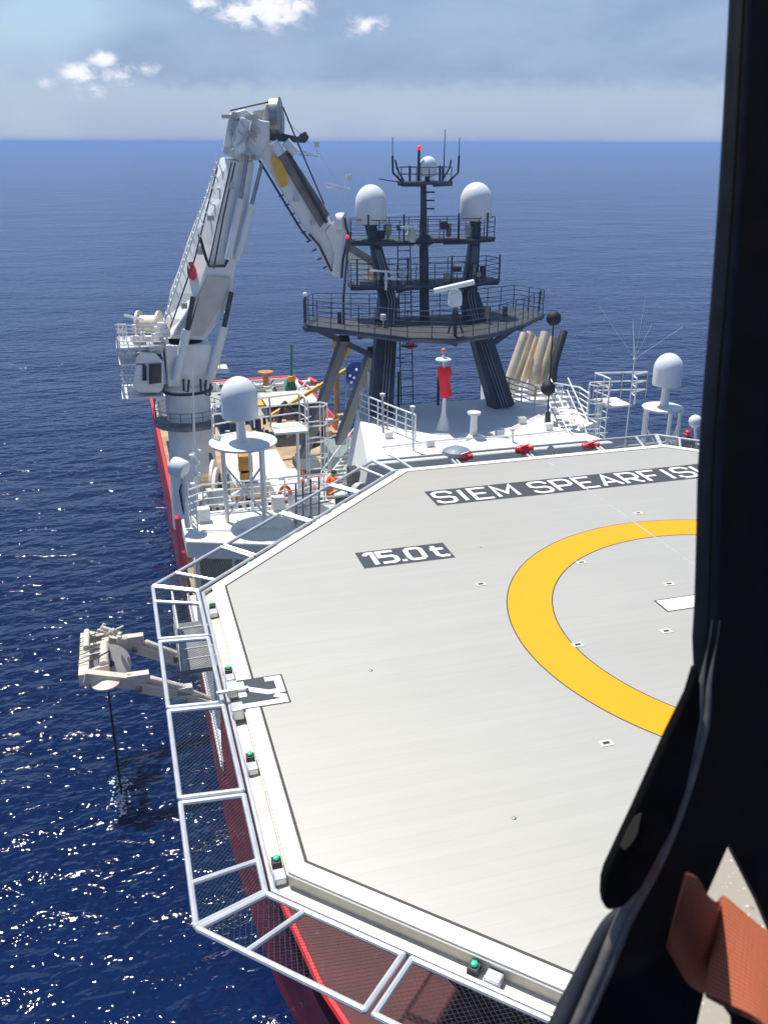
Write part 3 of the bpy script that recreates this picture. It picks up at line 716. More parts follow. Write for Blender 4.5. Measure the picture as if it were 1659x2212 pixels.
# radar scanners
rad = thing('radar_scanner', 'large white bar radar scanner standing at the front of the mast platform', 'radar', P(983, 735, y=17.6))
a, b = P(937, 628, y=17.4), P(1025, 608, y=17.0)
mb = MB(); mb.beam(a, b, .30, .16); mb.build('scanner_bar', radomew, rad, bevel=.04)
mb = MB(); c = P(983, 655, y=17.3); mb.lathe(c, [(.13, -.12), (.25, -.05), (.25, .25), (.20, .42), (.1, .5)], 16); mb.build('motor_housing', radomew, rad, smooth=True)
mb = MB(); mb.tube(P(983, 742, y=17.3), c, .07); mb.tube(P(968, 720, y=17.3), P(980, 670, y=17.3), .035); mb.tube(P(1000, 720, y=17.3), P(986, 670, y=17.3), .035); mb.build('stand', mastc, rad)
rad = thing('radar_scanner', 'small pale radar scanner on the upper mast platform beside the pole', 'radar', P(884, 525, y=21.0))
mb = MB(); mb.beam(P(865, 491, y=21.0), P(902, 487, y=20.9), .12, .08); mb.build('scanner_bar', radomew, rad)
mb = MB(); mb.lathe(P(888, 522, y=21.0), [(.2, 0), (.2, .25), (.12, .45), (.08, .62)], 12); mb.build('motor_housing', cream, rad)
rad = thing('radar_scanner', 'white slim radar scanner above the mid mast platform in front of a leg', 'radar', P(835, 625, y=20.4))
mb = MB(); mb.beam(P(800, 584, y=20.4), P(868, 587, y=20.4), .10, .07); mb.build('scanner_bar', radomew, rad)
mb = MB(); mb.tube(P(834, 626, y=20.4), P(834, 588, y=20.4), .06); mb.beam(P(830, 600, y=20.3), P(862, 602, y=20.3), .2, .06); mb.build('stand', radomew, rad)

# ------------------------------------------------------------------ radome towers on the bridge roof
def radome_tower(sx, label, walk, dr=1.15, rr=.62):
    base = Vector((sx*8.2, 16.4, BZ))
    o = thing('radome_tower', label, 'radome tower', base, 'white radome towers on the bridge roof')
    z = -.62
    mb = MB(); mb.lathe((sx*8.15, 16.4, .22), dome_prof(rr, 1.38*rr/.62, .965), 32); mb.build('dome', radomew, o, smooth=True)
    mb = MB(); mb.lathe((sx*8.15, 16.4, z), [(.2, 0), (.17, .1), (.15, .7), (.2, .88)], 16); mb.build('pedestal', white, o, smooth=True)
    mb = MB(); mb.lathe((sx*8.1, 16.4, z-.12), [(dr-.15, 0), (dr, .03), (dr, .10), (dr-.05, .12)], 36); mb.build('disc_platform', white, o)
    for dx, dy in ((-.75, -.1), (.55, -.45), (.75, .5)):
        mb = MB(); mb.tube((sx*8.1+dx*.95, 16.4+dy*.95, z-.1), (sx*8.1+dx*.95, 16.4+dy, BZ), .075); mb.build('leg', white, o)
    mb = MB(); mb.tube((sx*8.1-.7, 16.3, -1.4), (sx*8.1+.6, 15.95, BZ+.2), .04); mb.tube((sx*8.1+.55, 15.95, -1.4), (sx*8.1-.7, 16.3, BZ+.2), .04); mb.tube((sx*8.1+.55, 15.95, -.9), (sx*8.1+.75, 16.9, BZ+.3), .04); mb.build('brace', white, o)
    # railed walkway with caged ladder
    wx = [sx*8.1+q for q in walk]
    mb = MB(); mb.bb(min(wx), max(wx), 17.0, 18.2, z-.1, z-.02); mb.build('walkway', whiteroof, o)
    mb = MB(); x0, x1 = wx; xd = sx*8.1
    rail(mb, [(xd-.95, 16.9, z), (xd-.85, 17.4, z), (xd, 17.7, z), (x0, 17.9, z), (x1-.1, 18.1, z), (x1, 17.6, z), (x1, 17.05, z)], 1.05, 3, .028, .75)
    mb.build('rail', white, o)
    sg = 1 if x1 > xd else -1
    for ax, ay in ((xd+.3*sg, 17.1), (x1-.2*sg, 18.1)):
        mb = MB(); mb.tube((ax, ay, BZ), (ax, ay, z-.1), .06); mb.build('leg', white, o)
    mb = MB(); ladder(mb, (x1, 17.3, BZ), (x1, 17.3, z+1.0), (0, 1, 0), .42, .3)
    for zz in (-2.3, -1.7, -1.1, -.5, .2):
        mb.pipe([(x1+.1*sx, 17.05, zz), (x1+.55*(1 if x1 > xd else -1), 17.0, zz), (x1+.75*(1 if x1 > xd else -1), 17.3, zz), (x1+.55*(1 if x1 > xd else -1), 17.6, zz), (x1, 17.55, zz)], .028, 6)
    for dx, yy in ((.55, 17.0), (.75, 17.3), (.55, 17.6)): mb.tube((x1+dx*(1 if x1 > xd else -1), yy, -2.3), (x1+dx*(1 if x1 > xd else -1), yy, .2), .022, n=6)
    mb.build('ladder', white, o)
    return o
radome_tower(-1, 'white radome tower beside the crane pedestal with a round disc platform', (1.2, 2.4))
radome_tower(1, 'white radome tower with caged ladder at the window frame side', (-1.0, -2.0), .78, .55)

# ------------------------------------------------------------------ deck fittings round the upper house
wsk = thing('windsock', 'bright red windsock hanging limp from a white pole on the mast deck', 'windsock', (-.3, 17.0, UZ))
wb = P(957, 955, y=16.6); wb.z = UZ
mb = MB(); mb.lathe(wb, [(.32, 0), (.28, .03), (.10, .55), (.07, .9), (.055, 2.6)], 10); mb.build('pole', white, wsk)
def wp(u, v): return P(u, v, y=16.5)
mb = MB(); ctr = [wp(961, 793), wp(960, 806), wp(960, 822), wp(962, 840), wp(965, 856)]
mb.pipe(ctr, [.22, .28, .19, .20, .20], 14); mb.build('sock', sockm, wsk, smooth=True)
mb = MB(); mb.tube(wp(959, 800), wp(958, 765), .05); mb.lathe(wp(958, 778), [(.06, 0), (.29, .02), (.27, .06), (.06, .10)], 16); mb.build('lamp_dish', radomew, wsk)
mb = MB(); mb.ball(wp(958, 757), .09, 10); mb.build('lamp', mat('amber_lamp', (.8, .2, .08), .4), wsk)
vent = thing('vent_post', 'short white mushroom vent post on the sunlit mast deck', 'vent', P(1022, 945, z=UZ))
vb = P(1022, 945, z=UZ)
mb = MB(); mb.lathe(vb, [(.5, 0), (.42, .05), (.13, .12), (.12, .85), (.24, .86), (.24, .94), (.1, .98)], 14); mb.build('post', white, vent)
for (u, v0, v1, lab) in ((893, 975, 882, 'slim white post with a lamp on the left of the mast deck'), (1109, 985, 930, 'short thin white post beside the middle fire monitor'), (828, 935, 855, 'thin white post at the corner of the mast deck rail')):
    b_ = P(u, v0, y=14.6); t_ = P(u-2, v1, y=14.6)
    o = thing('lamp_post', lab, 'lamp post', b_); mb = MB(); mb.tube(b_, t_, .04); mb.build('post', white, o); mb = MB(); mb.lathe(t_, [(.05, -.02), (.09, 0), (.09, .08), (.03, .1)], 10); mb.build('lamp', white, o)
sm = thing('signal_mast', 'thin dark signal mast with two black balls beside the exhaust pipes', 'signal mast', P(1180, 945, y=16.4))
mb = MB(); mb.lathe(P(1180, 945, y=16.4), [(.5, 0), (.42, .05), (.16, .6), (.1, 1.0)], 8); mb.build('cone_base', white, sm)
mb = MB(); mb.tube(P(1181, 945, y=16.2), P(1183, 890, y=16.2), .09); mb.tube(P(1183, 895, y=16.3), P(1196, 690, y=16.6), .03); mb.build('pole', darksteel, sm)
for u, v in ((1196, 687), (1184, 838)):
    mb = MB(); mb.ball(P(u, v, y=16.5), .27, 20); mb.build('signal_ball', mat('signal_black', (.014, .018, .03), .7, var=.2), sm, smooth=True)
# exhaust stack
fun = thing('exhaust_stack', 'cluster of heat stained metal exhaust pipes behind the mast deck', 'exhaust stack', P(1160, 870, y=27))
tops = [((1134, 720), (1098, 822), .22), ((1147, 718), (1111, 826), .24), ((1158, 728), (1128, 828), .20), ((1179, 718), (1152, 812), .25), ((1194, 730), (1165, 826), .32), ((1207, 738), (1180, 828), .27), ((1218, 716), (1196, 790), .2)]
for k, (a, b, r) in enumerate(tops):
    yk = 27+(k % 3)*.7; A, B = P(*a, y=yk+.8), P(*b, y=yk)
    mb = MB(); mb.pipe([B+Vector((0, .1, -3.2)), B+Vector((0, 0, -.3)), B.lerp(A, .15), A], r, 14)
    o = mb.build('exhaust_pipe', bronze if k != 6 else darksteel, fun, smooth=True)
    mb = MB(); mb.tube(A, A+(A-B).normalized()*.02, r*.85, n=14); mb.build('pipe_mouth', black, o)  # black disc over the closed pipe end
mb = MB(); mb.bb(P(1100, 830, y=26.4).x, P(1235, 830, y=26.4).x, 26, 30, -6.6, P(1160, 858, y=26.4).z); mb.build('casing', white, fun, bevel=.05)
mb = MB(); a, b = P(1110, 835, y=26), P(1215, 838, y=26); rail(mb, [a+Vector((0, 0, -1)), b+Vector((0, 0, -1))], 1.1, 4, .03, .9); mb.build('rail', white, fun)
# whip aerial with thin guy rods
wh = thing('whip_aerial', 'white whip aerial with four thin spreading rods near the window frame', 'aerial', P(1352, 965, y=14.5))
mb = MB(); hub = P(1371, 775, y=14.8)
mb.tube(P(1350, 968, y=14.5), hub, .035, .022); mb.tube(hub, P(1367, 690, y=14.9), .03, .012); mb.ball(hub, .06, 10)
for (u, v) in ((1295, 662), (1395, 640), (1408, 700), (1475, 705)): mb.tube(hub, P(u, v, y=14.8), .0045, n=5)
mb.build('rods', radomew, wh)
# searchlight on the bridge wing
sel = thing('searchlight', 'white drum searchlight on a post at the bridge wing', 'searchlight', P(405, 1130, y=15.6))
hb = P(386, 1010, y=16.2)
mb = MB(); mb.lathe(hb, [(.10, -.28), (.30, -.24), (.33, -.1), (.33, .2), (.28, .26), (.05, .27)], 20, (.7, -.5, -.25)); mb.build('drum', radomew, sel, smooth=True)
mb = MB(); mb.pipe([hb+Vector((.1, 0, -.2)), P(398, 1048, y=16.2), P(400, 1090, y=16.2), P(406, 1140, y=16.0)], [.13, .16, .11, .10], 10); mb.build('post', white, sel)
mb = MB(); mb.pipe([P(395, 1040, y=16.1), P(388, 1060, y=16.1), P(393, 1090, y=16.1), P(402, 1128, y=16.1)], .035, 6); mb.build('cable', black, sel)
bx = thing('bridge_aerial', 'tall thin white aerial rod in front of the crane pedestal', 'aerial', P(425, 1120, y=19.5))
mb = MB(); mb.pipe([P(425, 1120, y=19.5), P(420, 985, y=19.5), P(418, 880, y=19.5), P(416, 800, y=19.5)], [.10, .07, .03, .015], 8); mb.build('rod', white, bx)
mb = MB()
for (u, v) in ((428, 975), (426, 1000), (414, 985), (428, 1025), (416, 1047)): mb.lathe(P(u, v, y=19.4), [(.03, -.06), (.1, -.04), (.1, .06), (.03, .08)], 10)
mb.build('lamp', radomew, bx)
# fire monitors on the far deck edge
def monitor(u, v, y, label, hood=False):
    c = P(u, v, y=y); o = thing('fire_monitor', label, 'fire monitor', c+Vector((0, 0, -.4)), 'red fire monitors on the far deck edge')
    mb = MB(); mb.lathe(c, [(.07, -.26), (.12, -.22), (.15, -.04), (.13, .12), (.08, .17), (.08, .28), (.10, .30)], 14, (1, -.25, .12)); mb.build('body', sigred, o, smooth=True)
    mb = MB(); mb.tube(c+Vector((0, 0, -.5)), c+Vector((0, 0, -.1)), .07); mb.lathe(c+Vector((.03, 0, -.3)), [(.13, 0), (.13, .05)], 12); mb.build('stand', steel, o)
    mb = MB(); mb.tube(c+Vector((-.12, -.1, .12)), c+Vector((.14, -.12, .2)), .03); mb.build('handle', sigred, o)
    if hood:
        mb = MB(); mb.lathe(c+Vector((-.1, .3, .05)), [(.46, 0), (.42, .1), (.25, .18), (.05, .21)], 18); mb.build('grey_hood', mat('hood_grey', (.22, .25, .29), .5), o)
    return o
monitor(1000, 988, 11.25, 'red fire monitor under a grey hood at the far deck edge', True)
monitor(1131, 970, 11.25, 'red fire monitor in the middle of the far deck edge')
monitor(1274, 964, 11.25, 'red fire monitor nearest the whip aerial')
# loudhailer / floodlight on the far edge
fl = thing('floodlight', 'small grey floodlight standing on the far white edge line', 'floodlight', P(1200, 985, y=10.7))
mb = MB(); mb.lathe(P(1192, 972, y=10.8), [(.04, -.1), (.09, 0), (.12, .1)], 12, (-.6, -.5, .4)); mb.tube(P(1200, 986, y=10.8), P(1194, 972, y=10.8), .03); mb.build('lamp', steel, fl)

# small mast fittings: cable runs, junction boxes and lamps
rm = random.Random(5)
mb = MB()
for s in (-1, 1):
    for k in range(3):
        o_ = -.12+.12*k; mb.pipe([(s*2.50+o_, 18.55, UZ), (s*1.76+o_, 20.2, 2.3), (s*1.62+o_, 20.48, 3.2), (s*2.05+o_*.6, 21.28, 5.3)], .018, 5)
build_each(mb, 'cable_run', steel, mast)
for i in range(22):
    lv_ = rm.choice((2.35, 2.35, 3.75, 5.35)); w_x = {2.35: 3.6, 3.75: 2.4, 5.35: 2.3}[lv_]
    x = rm.uniform(-w_x, w_x); y = {2.35: 17.6+abs(x)*.8, 3.75: 20.5, 5.35: 21.1}[lv_]+rm.uniform(.1, .5)
    mb = MB(); mb.box((x, y, lv_+rm.uniform(.15, .5)), (rm.uniform(.1, .35), rm.uniform(.1, .25), rm.uniform(.15, .5)), rm.uniform(-.4, .4)); mb.tube((x, y, lv_), (x, y, lv_+.3), .02, n=6)
    mb.build('equipment_box', rm.choice((mastc, darksteel, steel, white)), mast)
# ------------------------------------------------------------------ main crane (knuckle boom, folded over the deck)
CYY = 58.0
def K(u, v, dy=0.0): return P(u, v, y=CYY+dy)
crane = thing('deck_crane', 'tall white knuckle boom crane folded over on the side of the ship', 'crane', (-7.2, CYY, -20.5))
pc = K(409, 900)
mb = MB()
bx_ = Vector((pc.x, CYY, 0)); zt = K(409, 838).z; zc = K(409, 905).z
mb.lathe((pc.x, CYY, -20.6), [(2.0, 0), (1.95, 4), (1.75, 7.5), (1.72, zt+20.6)], 40); mb.build('pedestal', cranew, crane, smooth=True)
mb = MB(); mb.lathe((pc.x, CYY, zc-.3), [(1.75, 0), (2.75, .05), (2.75, .35), (1.75, .4)], 40); o = mb.build('ring_walkway', mat('walkway_grey', (.17, .18, .19), .6, var=.3), crane)
mb = MB(); cp = [Vector((pc.x+2.7*math.cos(w), CYY+2.7*math.sin(w), zc+.05)) for w in [i*math.pi/10 for i in range(20)]]; rail(mb, cp, 1.1, 3, .03, .9, True); mb.build('rail', steel, o)
# slewing column
mb = MB(); z0, z1 = K(409, 843).z, K(409, 735).z
mb.lathe((pc.x, CYY, z0), [(1.85, 0), (1.85, .5), (1.55, .7), (1.6, (z1-z0))], 32); mb.bb(pc.x-1.5, pc.x+1.9, CYY-1.7, CYY+1.7, z0+.8, z1); mb.build('slewing_column', cranew, crane, bevel=.1)
mb = MB(); mb.pipe([Vector((pc.x+1.9*math.cos(w), CYY+1.9*math.sin(w), z0+.15)) for w in [i*math.pi/16 for i in range(32)]], .12, 6, True)
for (u, v) in ((400, 830), (437, 830), (447, 838)): mb.pipe([K(u-4, v-12, -2.2), K(u-3, v+14, -2.4), K(u+6, v+16, -2.4), K(u+8, v-10, -2.2)], .10, 6)
mb.build('hydraulic_hose', darksteel, crane)
# main boom: tapering box with two cylinders on its underside
bt = 1.35
def boxpoly(mb, pts, dy0, dy1): mb.hexa([K(u, v, dy0) for u, v in pts], [K(u, v, dy1) for u, v in pts])
st_ = [(731, 352, 368, 443), (690, 358, 392, 474), (635, 366, 426, 502), (582, 386, 444, 507), (530, 402, 461, 521), (430, 440, 482, 538), (345, 476, 498, 551)]
mb = MB(); vs = []; fs = []
for (v, l, m_, r) in st_: vs += [K(l, v-6, 1.3), K(m_, v, -1.3), K(r, v+4, -1.2), K(r-30, v-4, 1.3)]
for i in range(len(st_)-1):
    for k in range(4): fs.append((i*4+k, i*4+(k+1) % 4, i*4+4+(k+1) % 4, i*4+4+k))
fs += [(3, 2, 1, 0), tuple(len(vs)-4+k for k in range(4))]
mb.add(vs, fs); mb.build('main_boom', cranew, crane, bevel=.1)
mb = MB(); boxpoly(mb, [(378, 722), (438, 726), (494, 632), (498, 600), (449, 596), (432, 634)], -1.50, -1.36); mb.build('boom_underside', cranegrey, crane)  # grey plate puts the shaded tone of the boom's lower face into colour
mb = MB(); mb.pipe([K(430, 505, -1.2), K(446, 560, -1.55), K(452, 574, -1.55), K(485, 574, -1.6), K(492, 560, -1.6)], .12, 6); mb.pipe([K(470, 360, -1.45), K(420, 560, -1.45), K(365, 715, -1.45)], .06, 6); mb.build('boom_hose', darksteel, crane)
for (a, m_, b) in (((492, 560), (520, 428), (534, 335)), ((512, 562), (544, 440), (566, 352))):
    mb = MB(); mb.tube(K(*a, -1.9), K(*m_, -1.9), .27, n=14); o = mb.build('knuckle_cylinder', cranew, crane, smooth=True)
    mb = MB(); mb.tube(K(*m_, -1.9), K(*b, -1.9), .14, n=12); mb.build('piston_rod', steel, o, smooth=True)
for (a, m_, b, dy) in (((380, 822), (404, 712), (417, 640), -2.2), ((455, 815), (484, 705), (500, 630), -2.0)):
    mb = MB(); mb.tube(K(*a, dy), K(*m_, dy), .34, n=16); o = mb.build('luffing_cylinder', cranew, crane, smooth=True)
    mb = MB(); mb.tube(K(*m_, dy), K(*b, dy), .18, n=12); mb.build('piston_rod', darksteel, o, smooth=True)
mb = MB(); boxpoly(mb, [(404, 575), (408, 565), (416, 565), (423, 580), (424, 598), (417, 605), (409, 601), (404, 590)], -.75, -.1); mb.build('red_badge', sigred, crane)
mb = MB(); ladder(mb, K(350, 705, -1.2), K(474, 335, -1.2), (0, 1, 0), 1.3, .5, .05)
for i in range(16):
    q = K(356, 690, -1.4).lerp(K(470, 345, -1.4), i/15); mb.tube(q, q+Vector((-.12, 0, .0))+Vector((.35, -.4, -.75)), .05, n=6)
mb.build('boom_ladder', white, crane)
mb = MB()
for (u, v) in ((491, 365), (482, 400), (472, 435), (464, 470), (440, 600), (430, 650), (420, 680)): mb.ball(K(u-10, v+6, -.6), .12, 8)
mb.build('boom_lamp', radomew, crane)
# knuckle head
mb = MB(); boxpoly(mb, [(480, 328), (494, 245), (530, 234), (562, 258), (585, 262), (583, 300), (560, 345), (520, 350)], -1.1, 1.1)
boxpoly(mb, [(500, 300), (520, 250), (545, 262), (530, 330), (508, 335)], -1.7, -1.1)
mb.build('knuckle_head', cranew, crane, bevel=.15)
mb = MB(); mb.lathe(K(598, 252, -.3), [(.3, -.35), (1.35, -.3), (1.35, .3), (.3, .35)], 28, (.93, -.36, .05)); mb.build('sheave', steel, crane, smooth=True)
mb = MB(); boxpoly(mb, [(575, 225), (598, 215), (610, 232), (612, 290), (590, 295), (560, 282)], -.6, -.2); boxpoly(mb, [(545, 240), (585, 232), (580, 262), (560, 268)], -.2, .6); mb.build('sheave_bracket', cranegrey, crane, bevel=.06)
mb = MB(); boxpoly(mb, [(575, 290), (600, 285), (645, 294), (648, 288), (660, 282), (668, 296), (660, 308), (610, 305), (580, 302)], -.9, .9); mb.build('rope_guard', darksteel, crane, bevel=.08)
mb = MB(); mb.pipe([K(497, 238), K(590, 217), K(612, 232), K(640, 300), K(700, 440)], .06, 6); mb.build('hoist_rope', darksteel, crane)
rng = random.Random(3)
mb = MB()
for i in range(26):
    u, v = rng.uniform(488, 560), rng.uniform(245, 340); q = K(u, v, -1.3); mb.box(q, (rng.uniform(.15, .5), rng.uniform(.3, .7), rng.uniform(.15, .5)), rng.uniform(0, 3))
for i in range(7):
    u, v = rng.uniform(485, 555), rng.uniform(245, 330); mb.pipe([K(u, v, -1.7), K(u+rng.uniform(-18, 18), v+20, -1.9), K(u+rng.uniform(-22, 22), v+45, -1.5)], .07, 6)
mb.build('knuckle_fittings', cranegrey, crane)
# jib (folded down) and its extension
mb = MB(); boxpoly(mb, [(552, 318), (585, 300), (620, 330), (700, 445), (742, 540), (735, 600), (716, 592), (665, 505), (600, 400)], -.85, .85); mb.build('jib', cranew, crane, bevel=.08)
mb = MB(); boxpoly(mb, [(598, 335), (622, 322), (712, 462), (692, 492)], -1.0, -.87); mb.build('jib_top_face', mat('jib_brown', (.20, .17, .16), .6, var=.3, dirt=.4), crane)
mb = MB(); boxpoly(mb, [(586, 336), (606, 345), (620, 372), (622, 398), (608, 404), (590, 365)], -1.08, -.99); mb.build('yellow_plate', yellow, crane)
for (a, b) in (((590, 305), (607, 332)), ((617, 305), (640, 330))):
    mb = MB(); mb.tube(K(*a, -1.5), K(*b, -1.5), .34, n=14); mb.build('jib_cylinder', cranew, crane, smooth=True)
mb = MB(); mb.pipe([K(560, 345, -1.1), K(650, 495, -1.1), K(670, 520, -1.1)], .09, 6); mb.pipe([K(622, 330, -1.1), K(660, 400, -1.1), K(706, 480, -1.1)], .14, 6); mb.build('jib_hose', darksteel, crane)
mb = MB(); boxpoly(mb, [(702, 500), (726, 470), (744, 461), (754, 474), (744, 512), (739, 562), (734, 600), (716, 590), (722, 545)], -1.3, -.86); mb.build('jib_head', cranew, crane, bevel=.1)
mb = MB(); boxpoly(mb, [(748, 526), (800, 556), (834, 594), (830, 640), (797, 604), (742, 572)], -.6, .6); mb.build('jib_extension', cranew, crane, bevel=.06)
mb = MB(); boxpoly(mb, [(752, 522), (806, 556), (836, 592), (830, 602), (795, 568), (750, 540)], -.8, -.61); mb.build('extension_top_face', mat('jib_brown', (.2, .17, .16)), crane)
mb = MB(); boxpoly(mb, [(793, 584), (808, 592), (824, 622), (808, 616)], -.9, -.62); mb.build('yellow_plate', yellow, crane)
mb = MB()
for (u, v, du) in ((645, 333, 42), (705, 404, 52)):
    mb.pipe([K(u, v), K(u+du, v+4)], .06, 6); mb.pipe([K(u, v-10), K(u+du, v+4)], .04, 6); mb.pipe([K(u+du, v+4), K(u+du-4, v-20)], .03, 6); mb.box(K(u+du-4, v-22), (.35, .35, .35))
mb.pipe([K(600, 240), K(690, 330), K(760, 450)], .02, 5)
mb.build('lamp_bracket', white, crane)
# cab, winch house and platforms
mb = MB(); boxpoly(mb, [(286, 832), (294, 768), (306, 760), (336, 762), (353, 782), (353, 838), (345, 848), (300, 848)], -2.4, .4); cab = mb.build('cab', cranew, crane, bevel=.12)
mb = MB(); boxpoly(mb, [(322, 786), (349, 784), (349, 826), (322, 830)], -2.55, -2.41); boxpoly(mb, [(308, 786), (317, 790), (317, 822), (308, 822)], -2.5, -2.41); mb.build('window', glass, cab)
mb = MB(); mb.lathe(K(322, 702, .5), [(.3, -.9), (1.1, -.85), (1.1, -.7), (.75, -.7), (.75, .7), (1.1, .7), (1.1, .85), (.3, .9)], 24, (1, -.35, 0)); mb.build('winch_drum', cream, crane, smooth=True)
mb = MB(); boxpoly(mb, [(285, 735), (350, 720), (360, 745), (350, 760), (290, 760)], -1.5, 1.5); mb.build('winch_frame', cranegrey, crane, bevel=.05)
mb = MB()
for i in range(30):
    q = K(rng.uniform(285, 365), rng.uniform(700, 762), -1.7); mb.box(q, (rng.uniform(.2, .6), rng.uniform(.2, .6), rng.uniform(.1, .5)), rng.uniform(0, 3))
mb.pipe([K(268, 680, -.5), K(310, 690, -.5)], .1, 6)
build_each(mb, 'machine_part', cranew, crane)
mb = MB()
for (v, u0) in ((735, 250), (770, 256), (842, 262)):
    zz = K(300, v).z
    mb.slab([(K(u0, v).x, CYY-2.4), (K(u0, v).x, CYY+2), (K(350, v).x, CYY+2), (K(350, v).x, CYY-2.4)], zz-.1, zz)
    rail(mb, [K(350, v, -2.4), K(u0, v, -2.4), K(u0, v, 2)], 1.1, 4, .035, .7)
mb.build('crane_platform', white, crane)
mb = MB()
mb.slab([(K(455, 790).x, CYY-1.2), (K(455, 790).x, CYY+1.2), (K(492, 790).x, CYY+1.2), (K(492, 790).x, CYY-1.2)], K(470, 795).z-.15, K(470, 795).z)
rail(mb, [K(458, 795, -1.2), K(492, 795, -1.2), K(492, 795, 1.2)], 1.0, 3, .04, .7)
mb.build('side_landing', white, crane)
mb = MB()
for u in (255, 263, 271):
    mb.tube(K(u, 700, -1), K(u+14, 850, -1), .05)
for i in range(11): mb.tube(K(252+i*1.3, 700+i*15, -1), K(272+i*1.3, 700+i*15, -1), .04)
mb.build('cage_ladder', white, crane)

# ------------------------------------------------------------------ stern deck cargo
DZ = -20.5
def D(u, v, z=DZ): return P(u, v, z=z)
# green machine
g0 = D(628, 858, -19.0); yg = g0.y
gm = thing('winch_tower', 'green machine with a tall thin green pipe on the stern deck', 'machine', D(628, 858))
mb = MB(); mb.lathe(P(629, 862, y=yg), [(1.0, 0), (.95, .5), (.55, .9), (.75, 1.3), (.45, 1.9), (.5, 2.3), (.3, 2.6)], 12)
for du in (-14, 12): mb.beam(P(629+du, 862, y=yg-.3), P(629+du*.4, 822, y=yg-.2), .3, .3)
mb.build('body', green, gm, bevel=.05)
mb = MB(); mb.tube(P(629, 815, y=yg), P(630, 743, y=yg), .16, .12); mb.build('pipe', green, gm)
mb = MB(); mb.beam(P(606, 845, y=yg-.8), P(620, 862, y=yg-.8), .3, .3); mb.box(P(630, 818, y=yg-.4), (.8, .4, .6)); mb.build('yellow_arm', yellow, gm)
# vent with a round ochre cap
vb = P(575, 830, y=98); o = thing('deck_vent', 'ochre mushroom vent with a round cap at the stern bulwark', 'vent', vb)
mb = MB(); mb.lathe(P(575, 832, y=98), [(.45, 0), (.4, .3), (.35, 1.4), (.95, 1.5), (.95, 1.75), (.5, 1.85)], 20); mb.build('post', ochre, o)
# yellow boom crane
ycr = thing('yellow_crane', 'thin yellow boom crossing a tall ochre post at the port bulwark', 'crane', D(727, 960))
yb = D(727, 960).y
mb = MB(); mb.tube(P(728, 962, y=yb), P(727, 780, y=yb), .26, .24, 10); mb.tube(P(727, 782, y=yb), P(727, 733, y=yb), .38, .36, 10); mb.box(P(727, 733, y=yb), (1.0, .8, .25)); mb.build('post', ochre, ycr)
mb = MB(); mb.beam(P(585, 898, y=yb-2), P(763, 789, y=yb+1), .32, .32); mb.beam(P(744, 770, y=yb+1), P(757, 745, y=yb+1), .5, .4); mb.build('boom', yellow, ycr)
# ensign hanging on its staff
en = thing('ensign', 'dark blue flag with white stars hanging behind the mast brace', 'flag', P(748, 960, y=40))
mb = MB(); mb.tube(P(746, 960, y=40), P(748, 775, y=40), .05); mb.build('staff', steel, en)
mb = MB(); ol = [(750, 792), (760, 782), (772, 778), (783, 782), (780, 800), (772, 818), (768, 836), (756, 838), (749, 825), (748, 806)]
vs = [P(u, v, y=40+.18*math.sin(u*.35+v*.1)) for u, v in ol]; c = sum(vs, Vector())/len(vs)
nn = len(vs); vs2 = [v+Vector((0, .03, 0)) for v in vs]
mb.hexa(vs, vs2); fl_ = mb.build('cloth', blue, en)
mb = MB()
for (u, v) in ((756, 811), (759, 825), (770, 798), (765, 815)): mb.ball(P(u, v, y=39.75), .09, 8)
mb.build('stars', radomew, fl_)
# dark A-frame struts on the port deck
af = thing('steel_frame', 'dark steel trestle frame standing on the wooden deck', 'frame', D(690, 975))
mb = MB()
for a, b in (((700, 980), (698, 900)), ((640, 985), (690, 935)), ((650, 975), (745, 935)), ((735, 985), (735, 930)), ((640, 912), (700, 895)), ((612, 872), (600, 925)), ((613, 868), (640, 900))):
    ya = 66; mb.tube(P(*a, y=ya), P(*b, y=ya), .22, n=8)
mb.build('struts', darksteel, af)
def container(u0, u1, v0, v1, y, dep, m, label, cat='container', name='container', ribs=True):
    a, b = P(u0, v1, y=y), P(u1, v0, y=y)
    o = thing(name, label, cat, ((a.x+b.x)/2, y, a.z))
    mb = MB(); mb.bb(a.x, b.x, y, y+dep, a.z, b.z); mb.build('body', m, o, bevel=.04)
    if ribs:
        mb = MB(); n = max(2, int((b.x-a.x)/.45))
        for i in range(n+1): mb.box((a.x+(b.x-a.x)*i/n, y-.02, (a.z+b.z)/2), (.09, .06, (b.z-a.z)*.92))
        mb.bb(a.x, b.x, y-.05, y, b.z-.1, b.z); mb.build('corrugation', m, o)
    return o
container(478, 503, 898, 945, 66, 3, blue, 'blue container partly behind the radome platform edge')
container(528, 556, 898, 918, 72, 3, blue, 'small blue box among the timber behind the radome pedestal', 'box', 'storage_box')
container(545, 562, 905, 930, 69, 2, mat('dark_blue', (.015, .03, .12)), 'dark blue box next to the radome tower rail', 'box', 'storage_box')
dh = container(580, 690, 878, 912, 78, 5, mat('violet_grey', (.13, .12, .15), .6), 'violet grey deck house with a pale flat roof under the yellow boom', 'deck house', 'deck_house')
mb = MB(); a, b = P(576, 878, y=78), P(690, 878, y=78); mb.bb(a.x, b.x, 77.9, 83.2, a.z, a.z+.12); mb.build('roof', cream, dh)
container(535, 600, 872, 882, 80, 3, yellow, 'yellow beam stack beyond the blue boxes', 'beams', 'beam_stack', False)
container(650, 700, 1010, 1032, 44, 3, mat('dark_grey_green', (.07, .09, .08)), 'open dark skip with an orange rim beside the white stair', 'skip', 'waste_skip', False)
mb = MB()
q = [P(645, 1010, y=43.8), P(662, 1030, y=43.8), P(702, 1030, y=43.8)]
